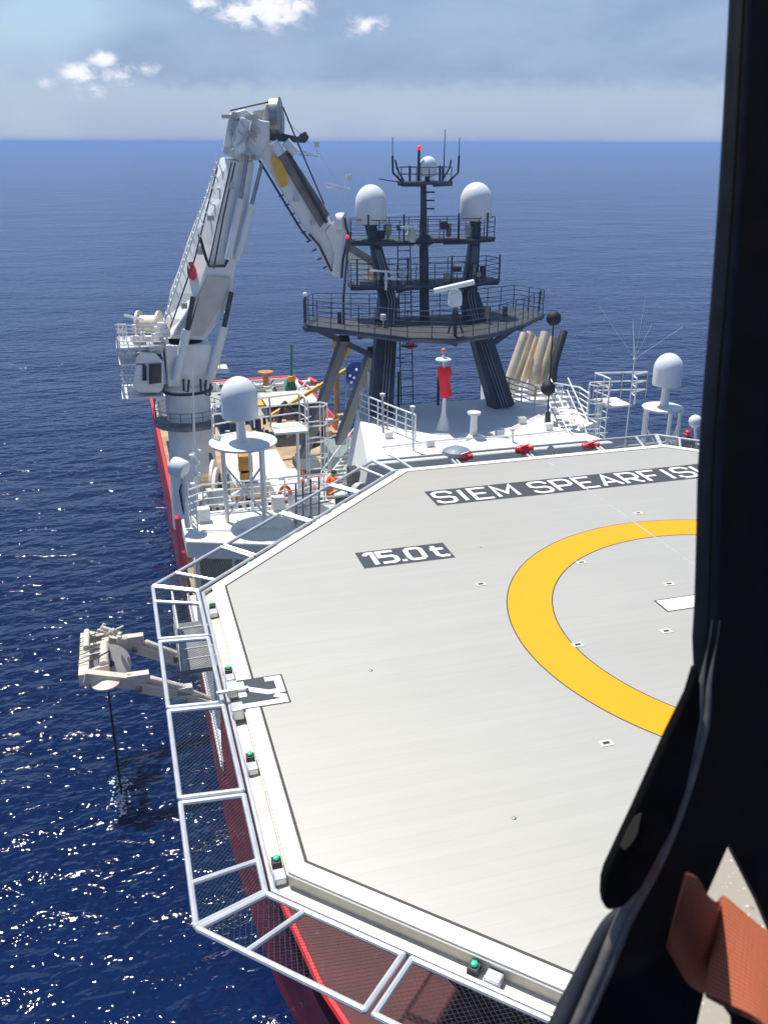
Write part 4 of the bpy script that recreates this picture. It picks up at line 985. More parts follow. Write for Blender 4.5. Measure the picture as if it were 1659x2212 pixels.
o = bpy.data.objects['waste_skip']; mb.pipe(q, .10, 6); mb.pipe([P(645, 1008, y=46.5), P(700, 1007, y=46.5)], .10, 6); mb.build('orange_rim', orange, o)
container(745, 772, 985, 998, 47, 3, lime, 'light green box behind the white stair', 'box', 'storage_box', False)
container(750, 774, 1000, 1020, 46, 2, cream, 'cream locker under the light green box', 'locker', 'locker', False)
container(345, 357, 855, 905, 78, 5, white, 'white locker stack beside the crane pedestal at the rail', 'locker', 'locker')
# stern winch gear, pale lumps along the bulwark
for k, (u, v, y, w, h) in enumerate(((487, 838, 99.6, 2.2, .9), (520, 836, 99.8, 1.5, .7), (560, 838, 99.7, 1.4, 1.0), (600, 836, 99.8, 1.6, .8), (655, 832, 99.6, 1.8, 1.1), (676, 845, 96, 1.5, 1.2))):
    c = P(u, v, y=y); o = thing('mooring_winch', ['white mooring winch at the stern near the crane', 'low white mooring winch along the stern bulwark', 'white mooring winch in front of the ochre vent', 'white mooring winch left of the green machine', 'white mooring winch right of the green machine', 'white mooring winch by the port stern corner'][k], 'winch', c, 'mooring winches along the stern')
    mb = MB(); mb.lathe(c+Vector((0, 0, .3)), [(.2, -w/2), (h*.5, -w/2+.05), (h*.5, -w/2+.15), (h*.3, -w/2+.16), (h*.3, w/2-.16), (h*.5, w/2-.15), (h*.5, w/2-.05), (.2, w/2)], 14, (1, .1, 0)); mb.build('drum', whiteroof, o, smooth=True)
    mb = MB(); mb.box(c+Vector((0, 0, -.15)), (w, .8, .35)); mb.build('bed', white, o)
rf = thing('roller_fairlead', 'bright red corner fairlead on the port stern bulwark', 'fairlead', P(665, 825, y=100))
mb = MB(); mb.beam(P(662, 838, y=100), P(668, 818, y=100.4), .5, .5); mb.beam(P(668, 818, y=100.4), P(684, 828, y=98), .5, .45); mb.build('horn', mat('fairlead_red', (.75, .07, .03), .5), rf)
# cable reel wheel and gear between the pedestal and the radome tower
rl = thing('cable_reel', 'large cream spoked cable reel standing behind the bridge roof', 'cable reel', P(465, 1100, y=34))
rc = P(466, 1062, y=34)
for dy in (-.7, .7):
    mb = MB(); mb.lathe(rc+Vector((0, dy, 0)), [(1.15, -.08), (1.55, -.08), (1.55, .08), (1.15, .08)], 32, (1, -.25, 0)); mb.build('flange', cream, rl)
    mb = MB()
    for k in range(6):
        w = k*math.pi/3; q = Vector((0, 1, 0))*math.cos(w)+Vector((0, 0, 1))*math.sin(w); mb.tube(rc+Vector((dy*.4, dy, 0)), rc+Vector((0, dy, 0))+q*1.2, .08)
    mb.build('spokes', cream, rl)
mb = MB(); mb.lathe(rc, [(.5, -.7), (1.0, -.68), (1.0, .68), (.5, .7)], 24, (1, -.25, 0)); mb.build('wound_cable', mat('cable_brown', (.22, .15, .08), .8, var=.4, scale=6), rl)
mb = MB(); mb.beam(rc+Vector((0, -1, -1.9)), rc+Vector((0, -.9, 0)), .25, .25, (1, 0, 0)); mb.beam(rc+Vector((0, 1, -1.9)), rc+Vector((0, .9, 0)), .25, .25, (1, 0, 0)); mb.build('stand', cream, rl)
lf = thing('launch_gear', 'ochre and grey winch machinery seen through the radome tower legs', 'winch', P(545, 1060, y=32.5))
mb = MB()
for i in range(14): mb.box(P(rng.uniform(516, 582), rng.uniform(1040, 1078), y=32.5+rng.uniform(-.8, .8)), (rng.uniform(.3, 1.0), .8, rng.uniform(.2, .6)))
mb.build('frame', cranegrey, lf)
mb = MB()
for (u, v, w) in ((530, 1000, .7), (532, 1030, .6), (527, 1064, .9), (548, 1066, 1.0)): mb.box(P(u, v, y=32), (w, .6, .9))
mb.build('ochre_blocks', ochre, lf)
mb = MB(); mb.lathe(P(560, 1050, y=32), [(.2, -.5), (.55, -.48), (.55, -.4), (.35, -.38), (.35, .38), (.55, .4), (.55, .48), (.2, .5)], 18, (1, 0, 0)); mb.build('drum', cream, lf)
# louvred box on the boat deck
lb = thing('louvre_box', 'white ventilation box with dark louvre slots on the boat deck', 'ventilator', P(560, 1100, y=24))
a, b = P(515, 1100, y=24), P(600, 1058, y=24)
mb = MB(); mb.bb(-5.9, -4.6, 23.6, 25.2, -6.6, b.z); mb.build('body', white, lb, bevel=.04)
mb = MB()
for k in range(4): mb.bb(-5.75, -4.75, 23.57, 23.6, b.z-.3-k*.35, b.z-.14-k*.35)
mb.build('louvre_slots', darksteel, lb)
# dark access stair frame beside the helideck
ac = thing('access_tower', 'blue grey open stair tower beside the helideck edge', 'stair tower', (-4.4, 14.6, -3.5))
mb = MB()
for (u, v0, v1) in ((655, 1128, 1040), (672, 1125, 1035), (690, 1120, 1030), (640, 1130, 1045)): mb.tube(P(u, v0, y=15.2), P(u-1, v1, y=15.2), .035, n=6)
for v in (1060, 1085, 1110): mb.tube(P(640, v+12, y=15.2), P(716, v-4, y=15.2), .025, n=6)
mb.slab([(P(640, 1130, y=15).x, 14.2), (P(685, 1110, y=15).x, 13.7), (P(685, 1110, y=15).x, 15.6), (P(640, 1130, y=15).x, 15.6)], -3.42, -3.36)
mb.build('frame', mat('blue_grey_paint', (.10, .12, .17), .5), ac)
mb = MB(); mb.pipe([P(628, 1080, y=15.6), P(640, 1062, y=15.6), P(690, 1044, y=15.6), P(740, 1050, y=15.6), P(790, 1062, y=15.6)], .03, 6); mb.pipe([P(628, 1100, y=15.6), P(640, 1078, y=15.6), P(720, 1072, y=15.6), P(778, 1082, y=15.6)], .03, 6)
build_each(mb, 'handrail', white, ac)
mb = MB(); a, b = P(694, 1050, y=20.4), P(765, 955, y=22)
for d_ in (0, .9): mb.tube(a+Vector((d_, 0, 0)), b+Vector((d_, 0, 0)), .04); mb.tube(a+Vector((d_, 0, .6)), b+Vector((d_, 0, .6)), .03)
for i in range(12):
    q = a.lerp(b, i/11); mb.box(q+Vector((.45, 0, 0)), (.9, .22, .03))
    if i % 3 == 0:
        for d_ in (0, .9): mb.tube(q+Vector((d_, 0, 0)), q+Vector((d_, 0, .6)), .025)
mb.build('stair', white, ac)
lr = thing('life_ring', 'small orange life ring hanging on the boat deck rail', 'life ring', P(617, 1070, y=22))
mb = MB(); rc = P(616, 1068, y=21.9); mb.pipe([rc+Vector((.22*math.cos(w), 0, .36*math.sin(w))) for w in [i*math.pi/8 for i in range(16)]], .08, 8, True); mb.build('ring', orange, lr, smooth=True)
hr = thing('hose_box', 'red hose reel box on the stair landing by the deck edge', 'hose box', P(790, 1078, y=12.2))
mb = MB(); mb.box(P(788, 1066, y=12.4), (.4, .4, .4)); mb.build('box', sigred, hr, bevel=.05)
mb = MB(); mb.lathe(P(772, 1062, y=12.4), [(.05, 0), (.3, .02), (.3, .3), (.05, .32)], 14, (.4, -1, .2)); mb.build('drum', white, hr)
yp = thing('access_ramp', 'green framed deck gate with a yellow top rail at the deck edge', 'gate', P(745, 1075, y=10.9))
mb = MB(); mb.box(P(742, 1079, y=11.0), (.5, .12, .2)); mb.build('frame', mat('gate_green', (.05, .16, .08), .5), yp)
mb = MB(); mb.beam(P(712, 1068, y=11.3), P(746, 1052, y=11.3), .07, .05); mb.build('top_rail', yellow, yp)

# ------------------------------------------------------------------ launch davit over the starboard side
dv = thing('launch_davit', 'cream A-frame davit with a sheave wheel reaching out over the water', 'davit', (-8.8, 34, -20.5))
for yy, pts, dz in ((31.2, [(480, 1533), (400, 1507), (300, 1482), (182, 1462)], 0), (36.6, [(462, 1466), (390, 1435), (290, 1398), (186, 1378)], 0)):
    pp = [P(u, v, y=yy) for u, v in pts]
    mb = MB(); mb.beam(pp[0]+Vector((1.2, 0, -.4)), pp[1], .45, .55, (0, 0, 1)); mb.beam(pp[1]+Vector((.3, 0, .05)), pp[2], .5, .62); mb.beam(pp[2]+Vector((.3, 0, .12)), pp[3], .55, .7)
    arm = mb.build('arm', cream, dv, bevel=.05)
    mb = MB(); up_ = Vector((0, 0, .62))
    mb.tube(pp[0].lerp(pp[1], .3)+up_*.8, pp[1]+up_, .12); mb.tube(pp[1]+up_, pp[1].lerp(pp[2], .75)+up_, .22); mb.tube(pp[1].lerp(pp[2], .75)+up_, pp[2].lerp(pp[3], .2)+up_, .12)
    mb.box(pp[1]+up_*.8, (.9, .5, .5)); mb.box(pp[2]+up_*.9, (1.2, .5, .5)); mb.build('ram', cream, arm, bevel=.04)
    mb = MB()
    for q in (pp[1], pp[2]): mb.lathe(q+Vector((0, -.33, 0)), [(.2, 0), (.2, .06), (.1, .1)], 12, (0, -1, 0))
    mb.build('pivot_pin', steel, arm)
a, b = P(182, 1470, y=31.2), P(186, 1378, y=36.6)
mb = MB(); mb.beam(a, b, .55, .7); mb.beam(a+Vector((1.1, .6, .1)), b+Vector((1.1, -.6, .1)), .4, .45)
mb.tube(a.lerp(b, .12)+Vector((1.05, 0, .45)), a.lerp(b, .62)+Vector((1.05, 0, .45)), .24, n=14); mb.tube(a.lerp(b, .55)+Vector((.1, 0, .5)), a.lerp(b, .97)+Vector((.1, 0, .5)), .17, n=12)
for k in (.12, .45, .7): q = a.lerp(b, k); mb.beam(q+Vector((-.1, 0, .1)), q+Vector((1.3, 0, .3)), .22, .3)
for k in range(9): q = a.lerp(b, .6+rng.uniform(0, .4)); mb.tube(q+Vector((rng.uniform(.5, 2.4), 0, .3)), q+Vector((rng.uniform(.5, 2.4), rng.uniform(-.4, .4), .75)), rng.uniform(.06, .14), n=8)
mb.build('cross_beam', cream, dv, bevel=.04)
mb = MB(); sc = P(238, 1436, y=34.2); mb.lathe(sc, [(.25, -.22), (1.15, -.2), (1.15, -.13), (1.05, 0), (1.15, .13), (1.15, .2), (.25, .22)], 32, (.25, -.75, .6)); mb.build('sheave_wheel', mat('pale_grey_paint', (.5, .48, .45), .5, dirt=.4), dv, smooth=True)
mb = MB(); mb.lathe(sc, [(.18, -.35), (.18, .35)], 12, (.25, -.75, .6)); mb.pipe([a+Vector((.3, .8, .6)), a+Vector((1.4, 1.2, .9)), sc], .05, 6); mb.build('hub', darksteel, dv)
mb = MB()
for k in range(7):
    q = a.lerp(b, .2+.1*k); mb.pipe([q+Vector((-.32, 0, -.1)), q+Vector((-.3, .1, .42)), q+Vector((.4, .2, .55)), q+Vector((1.1, .25, .62))], .03, 5)
mb.pipe([a+Vector((.3, .3, .5)), a.lerp(b, .5)+Vector((.5, 0, .6)), b+Vector((.6, -.3, .6)), b+Vector((2.5, -.2, .3))], .035, 6)
mb.build('hydraulic_hose', darksteel, dv)
mb = MB(); mb.lathe(P(228, 1478, y=31), [(.2, .3), (.75, .1), (.75, .0), (.2, -.05)], 18); mb.build('guide_cone', cream, dv)
mb = MB(); ct = P(233, 1486, y=31); mb.tube(ct, (ct.x, ct.y, SEA-.5), .06, n=8); mb.build('lift_cable', black, dv)
# churned water where the cable enters the sea
fm = MB(); r2 = random.Random(11)
fc = P(262, 1725, z=SEA)
for k in range(170):
    w = r2.random(); sx_ = fc.x+r2.gauss(0, .10+.20*(1-w)); sy_ = fc.y+2.0-w*3.4+r2.gauss(0, .1); rr = r2.uniform(.02, .09)
    fm.lathe((sx_, sy_, SEA), [(rr*1.2, -.05), (rr, .02), (rr*.4, .05)], 6)
o = fm.build('foam', mat('foam_white', (.55, .62, .70), .6)); tag(o, 'short patch of white foam where the davit cable enters the sea', 'foam', None, 'stuff')
# gear along the ship's side under the net
sd = thing('side_locker', 'cream lockers standing along the side walkway below the net', 'locker', (HS+.5, 22, -13.4))
mb = MB()
for k in range(5): mb.bb(HS+.35, HS+1.0, 18.5+k*1.5, 19.4+k*1.5, -13.4, -12.8+.1*(k % 2))
mb.build('boxes', cream, sd, bevel=.03)
mb = MB(); mb.bb(HS+.12, HS+.3, 24.6, 25.6, -13.2, -12.6); mb.build('orange_ring_cover', orange, sd)
# more gear seen between the rails behind the bridge
rg = random.Random(21)
def gear(name, label, cat, region, y, n, mats, group=None, zs=(.2, .9)):
    c = P((region[0]+region[2])/2, region[3], y=y); o = thing(name, label, cat, c, group)
    for m_ in mats:
        mb = MB()
        for i in range(n):
            q = P(rg.uniform(region[0], region[2]), rg.uniform(region[1], region[3]), y=y+rg.uniform(-.6, .6))
            if rg.random() < .55: mb.box(q, (rg.uniform(.2, .9), rg.uniform(.3, .8), rg.uniform(*zs)), rg.uniform(-.2, .2))
            else: mb.tube(q, q+Vector((rg.uniform(-.8, .8), rg.uniform(-.5, .5), rg.uniform(-.6, .6))), rg.uniform(.05, .14), n=8)
        build_each(mb, 'fitting', m_, o)
    return o
gear('winch_skid', 'pale winch skid with pipes just behind the bridge roof rail', 'winch', (430, 1065, 520, 1098), 30, 9, [white, cranegrey])
gear('pump_unit', 'white and orange pump unit behind the life ring', 'pump', (600, 1035, 690, 1075), 26.5, 7, [white, orange])
gear('hose_rack', 'tangled hose rack of white pipes left of the green machine', 'rack', (470, 825, 600, 845), 99, 9, [whiteroof, darksteel])
gear('timber_stack', 'stack of tan timber on the wooden deck left of the ochre post', 'timber', (560, 905, 640, 945), 70, 9, [wood, darksteel])
gear('deck_gear', 'dark hoses and steel boxes on the starboard side of the wooden deck', 'deck gear', (468, 880, 520, 960), 64, 9, [darksteel, cranegrey])
gear('deck_gear', 'brown and pale crates on the wooden deck by the port bulwark', 'deck gear', (700, 895, 750, 960), 72, 8, [wood, cream])
gear('stern_gear', 'white pipes and boxes near the port stern corner', 'deck gear', (640, 828, 690, 868), 95, 8, [whiteroof, white])
# pipe runs and small boxes on the white roofs
pr_ = thing('roof_pipe_run', 'low white pipe run with small boxes along the mast deck', 'pipe', (0, 15.5, UZ))
mb = MB(); mb.pipe([(-3.6, 15.0, UZ+.08), (-1.2, 15.2, UZ+.08), (1.5, 15.0, UZ+.08), (3.4, 15.1, UZ+.08)], .035, 6)
for x, y in ((-3.0, 16.2), (-1.9, 14.9), (.9, 15.4), (2.3, 16.6), (2.9, 15.6)): mb.box((x, y, UZ+.12), (.28, .22, .24))
mb.build('pipes', white, pr_)
pr_ = thing('wing_locker', 'row of small white lockers and pipes on the bridge roof by the radome legs', 'locker', (-8, 15.6, BZ))
mb = MB()
for x, y in ((-9.6, 16.6), (-6.9, 17.0), (-6.3, 16.9), (-5.7, 16.9)): mb.box((x, y, BZ+.25), (.45, .35, .5))
mb.pipe([(-9.8, 15.6, BZ+.06), (-7.4, 15.2, BZ+.06), (-5.6, 14.2, BZ+.06)], .04, 6); mb.pipe([(-9.0, 17.2, BZ+.3), (-5.4, 17.2, BZ+.3)], .04, 6)
mb.build('boxes', white, pr_, bevel=.02)
mb = MB()
for i in range(16): mb.box((-9.3+i*.27, 17.33, BZ+.12), (.12, .05, .10))
mb.build('scuttle_row', darksteel, pr_)

mb = MB(); mb.lathe(K(737, 478, -1.5), [(.25, -.35), (.62, -.3), (.66, 0), (.62, .3), (.25, .35)], 18, (.8, -.6, 0)); mb.build('jib_sheave', cranew, crane, smooth=True)
mb = MB(); mb.pipe([K(744, 470, -1.9), K(752, 505, -1.9), K(741, 560, -1.7), K(738, 600, -1.6)], .10, 6); mb.pipe([K(668, 505, -1.3), K(690, 530, -1.3), K(716, 585, -1.3)], .10, 6)
for i in range(9):
    q = K(612, 420, -1.0).lerp(K(706, 575, -1.0), i/8); mb.tube(q, q+Vector((-.35, -.2, -.1)), .06, n=6)
build_each(mb, 'jib_fitting', darksteel, crane)
mb = MB()
for (u, v, w, h) in ((455, 470, .5, .35), (432, 540, .4, .6), (500, 400, .35, .5), (470, 640, .5, .3), (398, 660, .4, .4), (640, 430, .4, .3), (676, 480, .35, .35)): mb.box(K(u, v, -1.35), (w, .2, h), .3)
build_each(mb, 'access_plate', cranegrey, crane)
mb = MB(); mb.pipe([K(500, 350, -1.3), K(470, 480, -1.35), K(450, 575, -1.4)], .05, 6); mb.pipe([K(508, 350, -1.3), K(482, 470, -1.35), K(462, 580, -1.4)], .05, 6); mb.pipe([K(430, 640, -1.45), K(402, 735, -1.5)], .06, 6)
build_each(mb, 'boom_pipe', darksteel, crane)
# ------------------------------------------------------------------ people
def person(name_label, foot, height, face, cloth, pose, helmet=None, parent_mats=None):
    """one continuous skinned body; face = heading (radians), pose gives joint offsets in body space (x right, y forward, z up, unit = height)"""
    foot = Vector(foot); o = thing('person', name_label, 'person', foot)
    J = {'pel': (0, 0, .52), 'che': (0, .02, .70), 'nec': (0, .03, .83), 'hea': (0, .045, .905), 'top': (0, .045, .97),
         'shl': (-.115, .02, .80), 'ell': (-.16, .05, .64), 'wrl': (-.15, .14, .52), 'shr': (.115, .02, .80), 'elr': (.16, .05, .64), 'wrr': (.15, .14, .52),
         'hil': (-.055, 0, .50), 'knl': (-.06, .03, .28), 'anl': (-.065, 0, .045), 'tol': (-.075, .09, .02), 'hir': (.055, 0, .50), 'knr': (.06, .03, .28), 'anr': (.065, 0, .045), 'tor': (.075, .09, .02)}
    J.update(pose)
    rad = {'pel': .085, 'che': .10, 'nec': .036, 'hea': .062, 'top': .045, 'shl': .05, 'ell': .034, 'wrl': .024, 'shr': .05, 'elr': .034, 'wrr': .024, 'hil': .065, 'knl': .042, 'anl': .030, 'tol': .026, 'hir': .065, 'knr': .042, 'anr': .03, 'tor': .026}
    E = [('pel', 'che'), ('che', 'nec'), ('nec', 'hea'), ('hea', 'top'), ('che', 'shl'), ('shl', 'ell'), ('ell', 'wrl'), ('che', 'shr'), ('shr', 'elr'), ('elr', 'wrr'), ('pel', 'hil'), ('hil', 'knl'), ('knl', 'anl'), ('anl', 'tol'), ('pel', 'hir'), ('hir', 'knr'), ('knr', 'anr'), ('anr', 'tor')]
    for s in ('l', 'r'):                       # palm and five fingers
        w = Vector(J['wr'+s]); e = Vector(J['el'+s]); d = (w-e).normalized(); sd = Vector((0, 0, 1)).cross(d).normalized()
        pm = 'pm'+s; J[pm] = tuple(w+d*.045); rad[pm] = .020; E.append(('wr'+s, pm))
        for k in range(4):
            a = w+d*.062+sd*(k-1.5)*.012; b = a+d*(.026+.004*(1-abs(k-1.4)))+Vector((0, 0, -.008)); n1, n2 = f'f{s}{k}', f'g{s}{k}'
            J[n1], J[n2] = tuple(a), tuple(b); rad[n1], rad[n2] = .0052, .0045; E += [(pm, n1), (n1, n2)]
        a = w+d*.03-sd*.024*(1 if s == 'l' else -1); n1 = 't'+s; J[n1] = tuple(a+d*.02); rad[n1] = .0058; E.append(('wr'+s, n1))
    names = list(J); M = Matrix.Rotation(face, 3, 'Z')
    vs = [M @ (Vector(J[n])*height) for n in names]
    me = bpy.data.meshes.new('skeleton'); me.from_pydata([tuple(v) for v in vs], [(names.index(a), names.index(b)) for a, b in E], [])
    tmp = bpy.data.objects.new('skeleton', me); COL.objects.link(tmp)
    tmp.modifiers.new('skin', 'SKIN'); tmp.modifiers.new('sub', 'SUBSURF').levels = 1
    for i, n in enumerate(names):
        sv = me.skin_vertices[0].data[i]; sv.radius = (rad[n]*height*(1.25 if n in ('che', 'pel') else 1), rad[n]*height*(.8 if n in ('che', 'pel') else 1)); sv.use_root = (n == 'pel')
    dg = bpy.context.evaluated_depsgraph_get(); bm_ = bpy.data.meshes.new_from_object(tmp.evaluated_get(dg)); bpy.data.objects.remove(tmp)
    bm_.name = 'body'; body = bpy.data.objects.new('body', bm_); COL.objects.link(body); body.parent = o
    bm_.materials.clear(); bm_.materials.append(cloth); bm_.materials.append(skin); bm_.materials.append(black)
    hz = (M @ (Vector(J['nec'])*height)).z; hands = [M @ (Vector(J['pm'+s])*height) for s in 'lr']
    for p in bm_.polygons:
        p.use_smooth = True; c = p.center
        if c.z > hz+.02 or any((c-h).length < .10 for h in hands): p.material_index = 1
        elif c.z < .07*height: p.material_index = 2
    hd = foot + M @ (Vector(J['hea'])*height)
    # face: nose, eyes, mouth, ears as one part
    mb = MB(); fw = M @ Vector((0, 1, 0)); rt = M @ Vector((1, 0, 0)); r = rad['hea']*height
    mb.tube(hd+fw*r*.9+Vector((0, 0, .005)), hd+fw*(r+.02)+Vector((0, 0, -.02)), .012, .014, 6)
    for s in (-1, 1): mb.ball(hd+rt*s*(r+.003), .022, 6, 1.4)
    mb.build('nose_and_ears', skin, o, smooth=True)
    mb = MB()
    for s in (-1, 1): mb.ball(hd+fw*(r*.93)+rt*s*.032+Vector((0, 0, .015)), .012, 6)
    mb.tube(hd+fw*r*.92-rt*.025+Vector((0, 0, -.055)), hd+fw*r*.92+rt*.025+Vector((0, 0, -.055)), .006, n=5)
    mb.build('eyes_and_mouth', black, o)
    if helmet:
        mb = MB(); mb.lathe(hd+Vector((0, 0, .02)), [(.15, 0), (.145, .01), (.128, .02), (.122, .06), (.09, .11), (.03, .135)], 16); mb.build('helmet', helmet, o, smooth=True)
    else:
        mb = MB(); mb.lathe(hd+Vector((0, 0, .0))-fw*.015, [(.10, .02), (.115, .05), (.10, .09), (.06, .125), (.01, .135)], 14); mb.build('hair', mat('hair_dark', (.02, .015, .012), .7), o, smooth=True)
    return o, M, J
ft = P(712, 1113, y=18.2)
po, M_, J_ = person('person in a bright orange coverall reaching over the rail beside the helideck', ft, 1.86, math.radians(-78), orange,
       {'che': (0, .05, .70), 'nec': (0, .09, .82), 'hea': (0, .12, .895), 'top': (0, .125, .955), 'shl': (-.115, .06, .79), 'shr': (.115, .06, .79), 'ell': (-.14, .20, .72), 'wrl': (-.08, .34, .70), 'elr': (.16, .16, .66), 'wrr': (.11, .28, .62), 'knr': (.07, .10, .29), 'anr': (.065, .06, .045), 'tor': (.07, .15, .02)})
mb = MB(); q = ft+M_@(Vector((0, .02, .72))*1.78); mb.lathe(q+M_@Vector((.06, .1, 0))+Vector((0, 0, -.1)), [(.10, 0), (.15, .08), (.15, .26), (.09, .34)], 12); mb.build('dark_vest', mat('vest_dark', (.05, .02, .03), .7), po, smooth=True)
f2 = P(1484, 936, y=14.6)-Vector((0, 0, 1.62))
person('person in a red helmet and dark jacket behind the deck edge', f2, 1.78, math.radians(160), mat('jacket_dark', (.03, .03, .038), .8), {'wrl': (-.10, .2, .60), 'wrr': (.12, .22, .6)}, sigred)
bl = thing('boom_floodlight', 'pale round floodlight on a post behind the person in a red helmet', 'floodlight', P(1502, 950, y=16))
mb = MB(); mb.ball(P(1502, 910, y=16), .26, 16); mb.build('lamp', radomew, bl, smooth=True)
mb = MB(); mb.tube(P(1503, 960, y=16), P(1502, 915, y=16), .06); mb.tube(P(1503, 945, y=16), P(1490, 965, y=16), .04); mb.build('post', white, bl)

# ------------------------------------------------------------------ helicopter door frame close to the camera
cab_black = mat('cabin_black', (.0035, .0035, .004), .6, var=.4, scale=30, spec=.12)  # black trim, kept very dark in place of shade from an absent cabin roof
cab_trim = mat('frame_blue_black', (.007, .008, .014), .55, var=.3, scale=40, spec=.15)
seal_m = mat('rubber_seal_grey', (.12, .115, .105), .5, var=.3, scale=60)
def F(u, v, d=.62): return P(u+1, v, d=d)
def F0(u, v, d=.62): return P(u, v, d=d)
def catmull(pts, n=8):
    out = []
    for i in range(len(pts)-1):
        p0, p1, p2, p3 = (Vector(pts[max(0, i-1)]), Vector(pts[i]), Vector(pts[i+1]), Vector(pts[min(len(pts)-1, i+2)]))
        for k in range(n):
            t_ = k/n; out.append(.5*((2*p1)+(p2-p0)*t_+(2*p0-5*p1+4*p2-p3)*t_*t_+(3*p1-p0-3*p2+p3)*t_**3))
    out.append(Vector(pts[-1])); return out
door = thing('helicopter_door', 'black curved helicopter door frame with rubber window seal close to the camera', 'door frame', F(1560, 1400))
edge = [(1590, -400), (1580, -60), (1570, 150), (1556, 400), (1538, 650), (1521, 850), (1510, 1020), (1506, 1180), (1502, 1310), (1495, 1420), (1486, 1551), (1471, 1629), (1450, 1711), (1424, 1789), (1386, 1883), (1340, 1972), (1303, 2040), (1252, 2140), (1190, 2270), (1100, 2450)]
edge_low = [(1491, 1489), (1486, 1551), (1471, 1629), (1450, 1711), (1424, 1789), (1380, 1885), (1325, 1965), (1290, 2010), (1239, 2114), (1199, 2200), (1100, 2410)]
back = CF*.012
e2 = catmull(edge)
pan = [F(u+26, v) for u, v in e2]+[F0(1500, 2450), F0(1506, 2212), F0(1522, 2140), F0(1528, 1932), F0(1575, 1823), F0(1644, 1960), F0(1730, 2160), F0(2300, 2160), F(2300, -400)]
mb = MB(); mb.prism(pan, back); mb.build('frame_panel', cab_black, door)
mb = MB(); mb.pipe([F(u+30, v, .63) for u, v in e2], [.0105-.0055*max(0, min(1, (v-1380)/160)) for u, v in e2], 14); mb.build('window_edge', cab_trim, door, smooth=True)
el_ = catmull([(1545, 1340), (1540, 1380), (1532, 1420), (1522, 1479), (1515, 1543), (1500, 1612), (1463, 1737), (1411, 1866), (1350, 1982), (1300, 2104), (1248, 2220), (1150, 2420)])
mb = MB(); tp = [min(1, .05+max(0, v-1400)/180) for u, v in el_]; mb.pipe([F0(u-7, v, .606) for u, v in el_], [.0040*k for k in tp], 10); mb.pipe([F0(u+10, v, .606) for u, v in el_], [.0036*k for k in tp], 10); mb.build('rubber_seal', seal_m, door, smooth=True)
lowp = catmull(edge_low)
mb = MB(); mb.pipe([F(u+14, v, .612) for u, v in lowp[30:]], [.001+.0060*min(1, i/45) for i in range(len(lowp[30:]))], 12); mb.build('inner_lip', mat('lip_grey', (.026, .028, .036), .5, var=.3, scale=40), door, smooth=True)
flap = [(1506, 1440), (1488, 1500), (1445, 1587), (1375, 1745), (1312, 1880), (1305, 1905), (1303, 1940), (1307, 1962), (1318, 1969), (1345, 1962), (1385, 1922), (1415, 1866), (1455, 1788), (1482, 1711), (1500, 1629), (1514, 1551), (1514, 1480)]
mb = MB(); mb.prism([F0(u, v, .59) for u, v in flap], CF*.012); fo = mb.build('dark_flap', mat('flap_black', (.004, .004, .005), .75, var=.3, scale=40, spec=.05), door, bevel=.0015)
mb = MB(); mb.prism([F0(u, v, .5895) for u, v in ((1386, 1757), (1371, 1765), (1352, 1800), (1340, 1828), (1349, 1838), (1362, 1826), (1376, 1804))], CF*.0004); mb.build('beige_reflection', mat('reflection_beige', (.075, .06, .04), .8), fo)  # reflection on the flap painted as a thin beige piece
mb = MB(); mb.prism([F0(u, v, .60) for u, v in ((1548, 2156), (1592, 2218), (1600, 2450), (2300, 2450), (2300, 2330), (1730, 2245), (1640, 2182))], back); mb.build('strap_shadow', cab_black, door)  # dark sheet drawn for the strap's shadow on the floor
# cream floor panel below the frame
fp = thing('cabin_floor_panel', 'speckled cream floor panel seen through the gap beside the orange strap', 'floor panel', F(1600, 1950, .8))
m = bpy.data.materials.new('speckled_cream'); m.use_nodes = True; t = NT(m.node_tree); t.n.clear()
co = t.node('ShaderNodeTexCoord').outputs['Object']
sp1 = t.ramp(t.noise(co, 260, 2), .66, .72); sp2 = t.ramp(t.noise(co, 60, 4, .7), .66, .72)
c = t.mix(sp1, t.mix(t.noise(co, 12), (.30, .27, .22), (.37, .34, .28)), (.75, .72, .66)); c = t.mix(t.math('MULTIPLY', sp2, .6), c, (.12, .10, .08))
bs = t.node('ShaderNodeBsdfPrincipled', ins={'Base Color': c, 'Roughness': .5}); t.node('ShaderNodeOutputMaterial', ins={0: bs.outputs[0]})
fa, fb, fc_, fd = F0(1470, 1790, .98), F0(1800, 1790, .98), F0(1800, 2400, .68), F0(1470, 2400, .68)
mb = MB(); mb.prism([fa, fb, fc_, fd], CF*.02); mb.build('panel', m, fp)
# orange webbing strap with a folded end tilted from the sun into shade
m = bpy.data.materials.new('orange_webbing'); m.use_nodes = True; t = NT(m.node_tree); t.n.clear()
uvn = t.node('ShaderNodeUVMap', uv_map='uv').outputs[0]
sp = t.node('ShaderNodeSeparateXYZ', ins={0: uvn}).outputs
ws = t.math('SINE', t.math('MULTIPLY', sp[0], 2*math.pi*34)); wt = t.math('SINE', t.math('MULTIPLY', sp[1], 2*math.pi*24))
wv = t.math('ADD', t.math('MULTIPLY', ws, .35), t.math('MULTIPLY', wt, .65))
c = t.mix(t.ramp(wv, -1, 1), (.30, .065, .026), (.62, .185, .080)); c = t.mix(t.math('MULTIPLY', t.noise(uvn, 7, 5), .35), c, (.42, .05, .02))
bp = t.node('ShaderNodeBump', ins={'Height': wv, 'Strength': .6, 'Distance': .0006})
bs = t.node('ShaderNodeBsdfPrincipled', ins={'Base Color': c, 'Roughness': .7, 'Normal': bp.outputs[0]}); t.node('ShaderNodeOutputMaterial', ins={0: bs.outputs[0]})
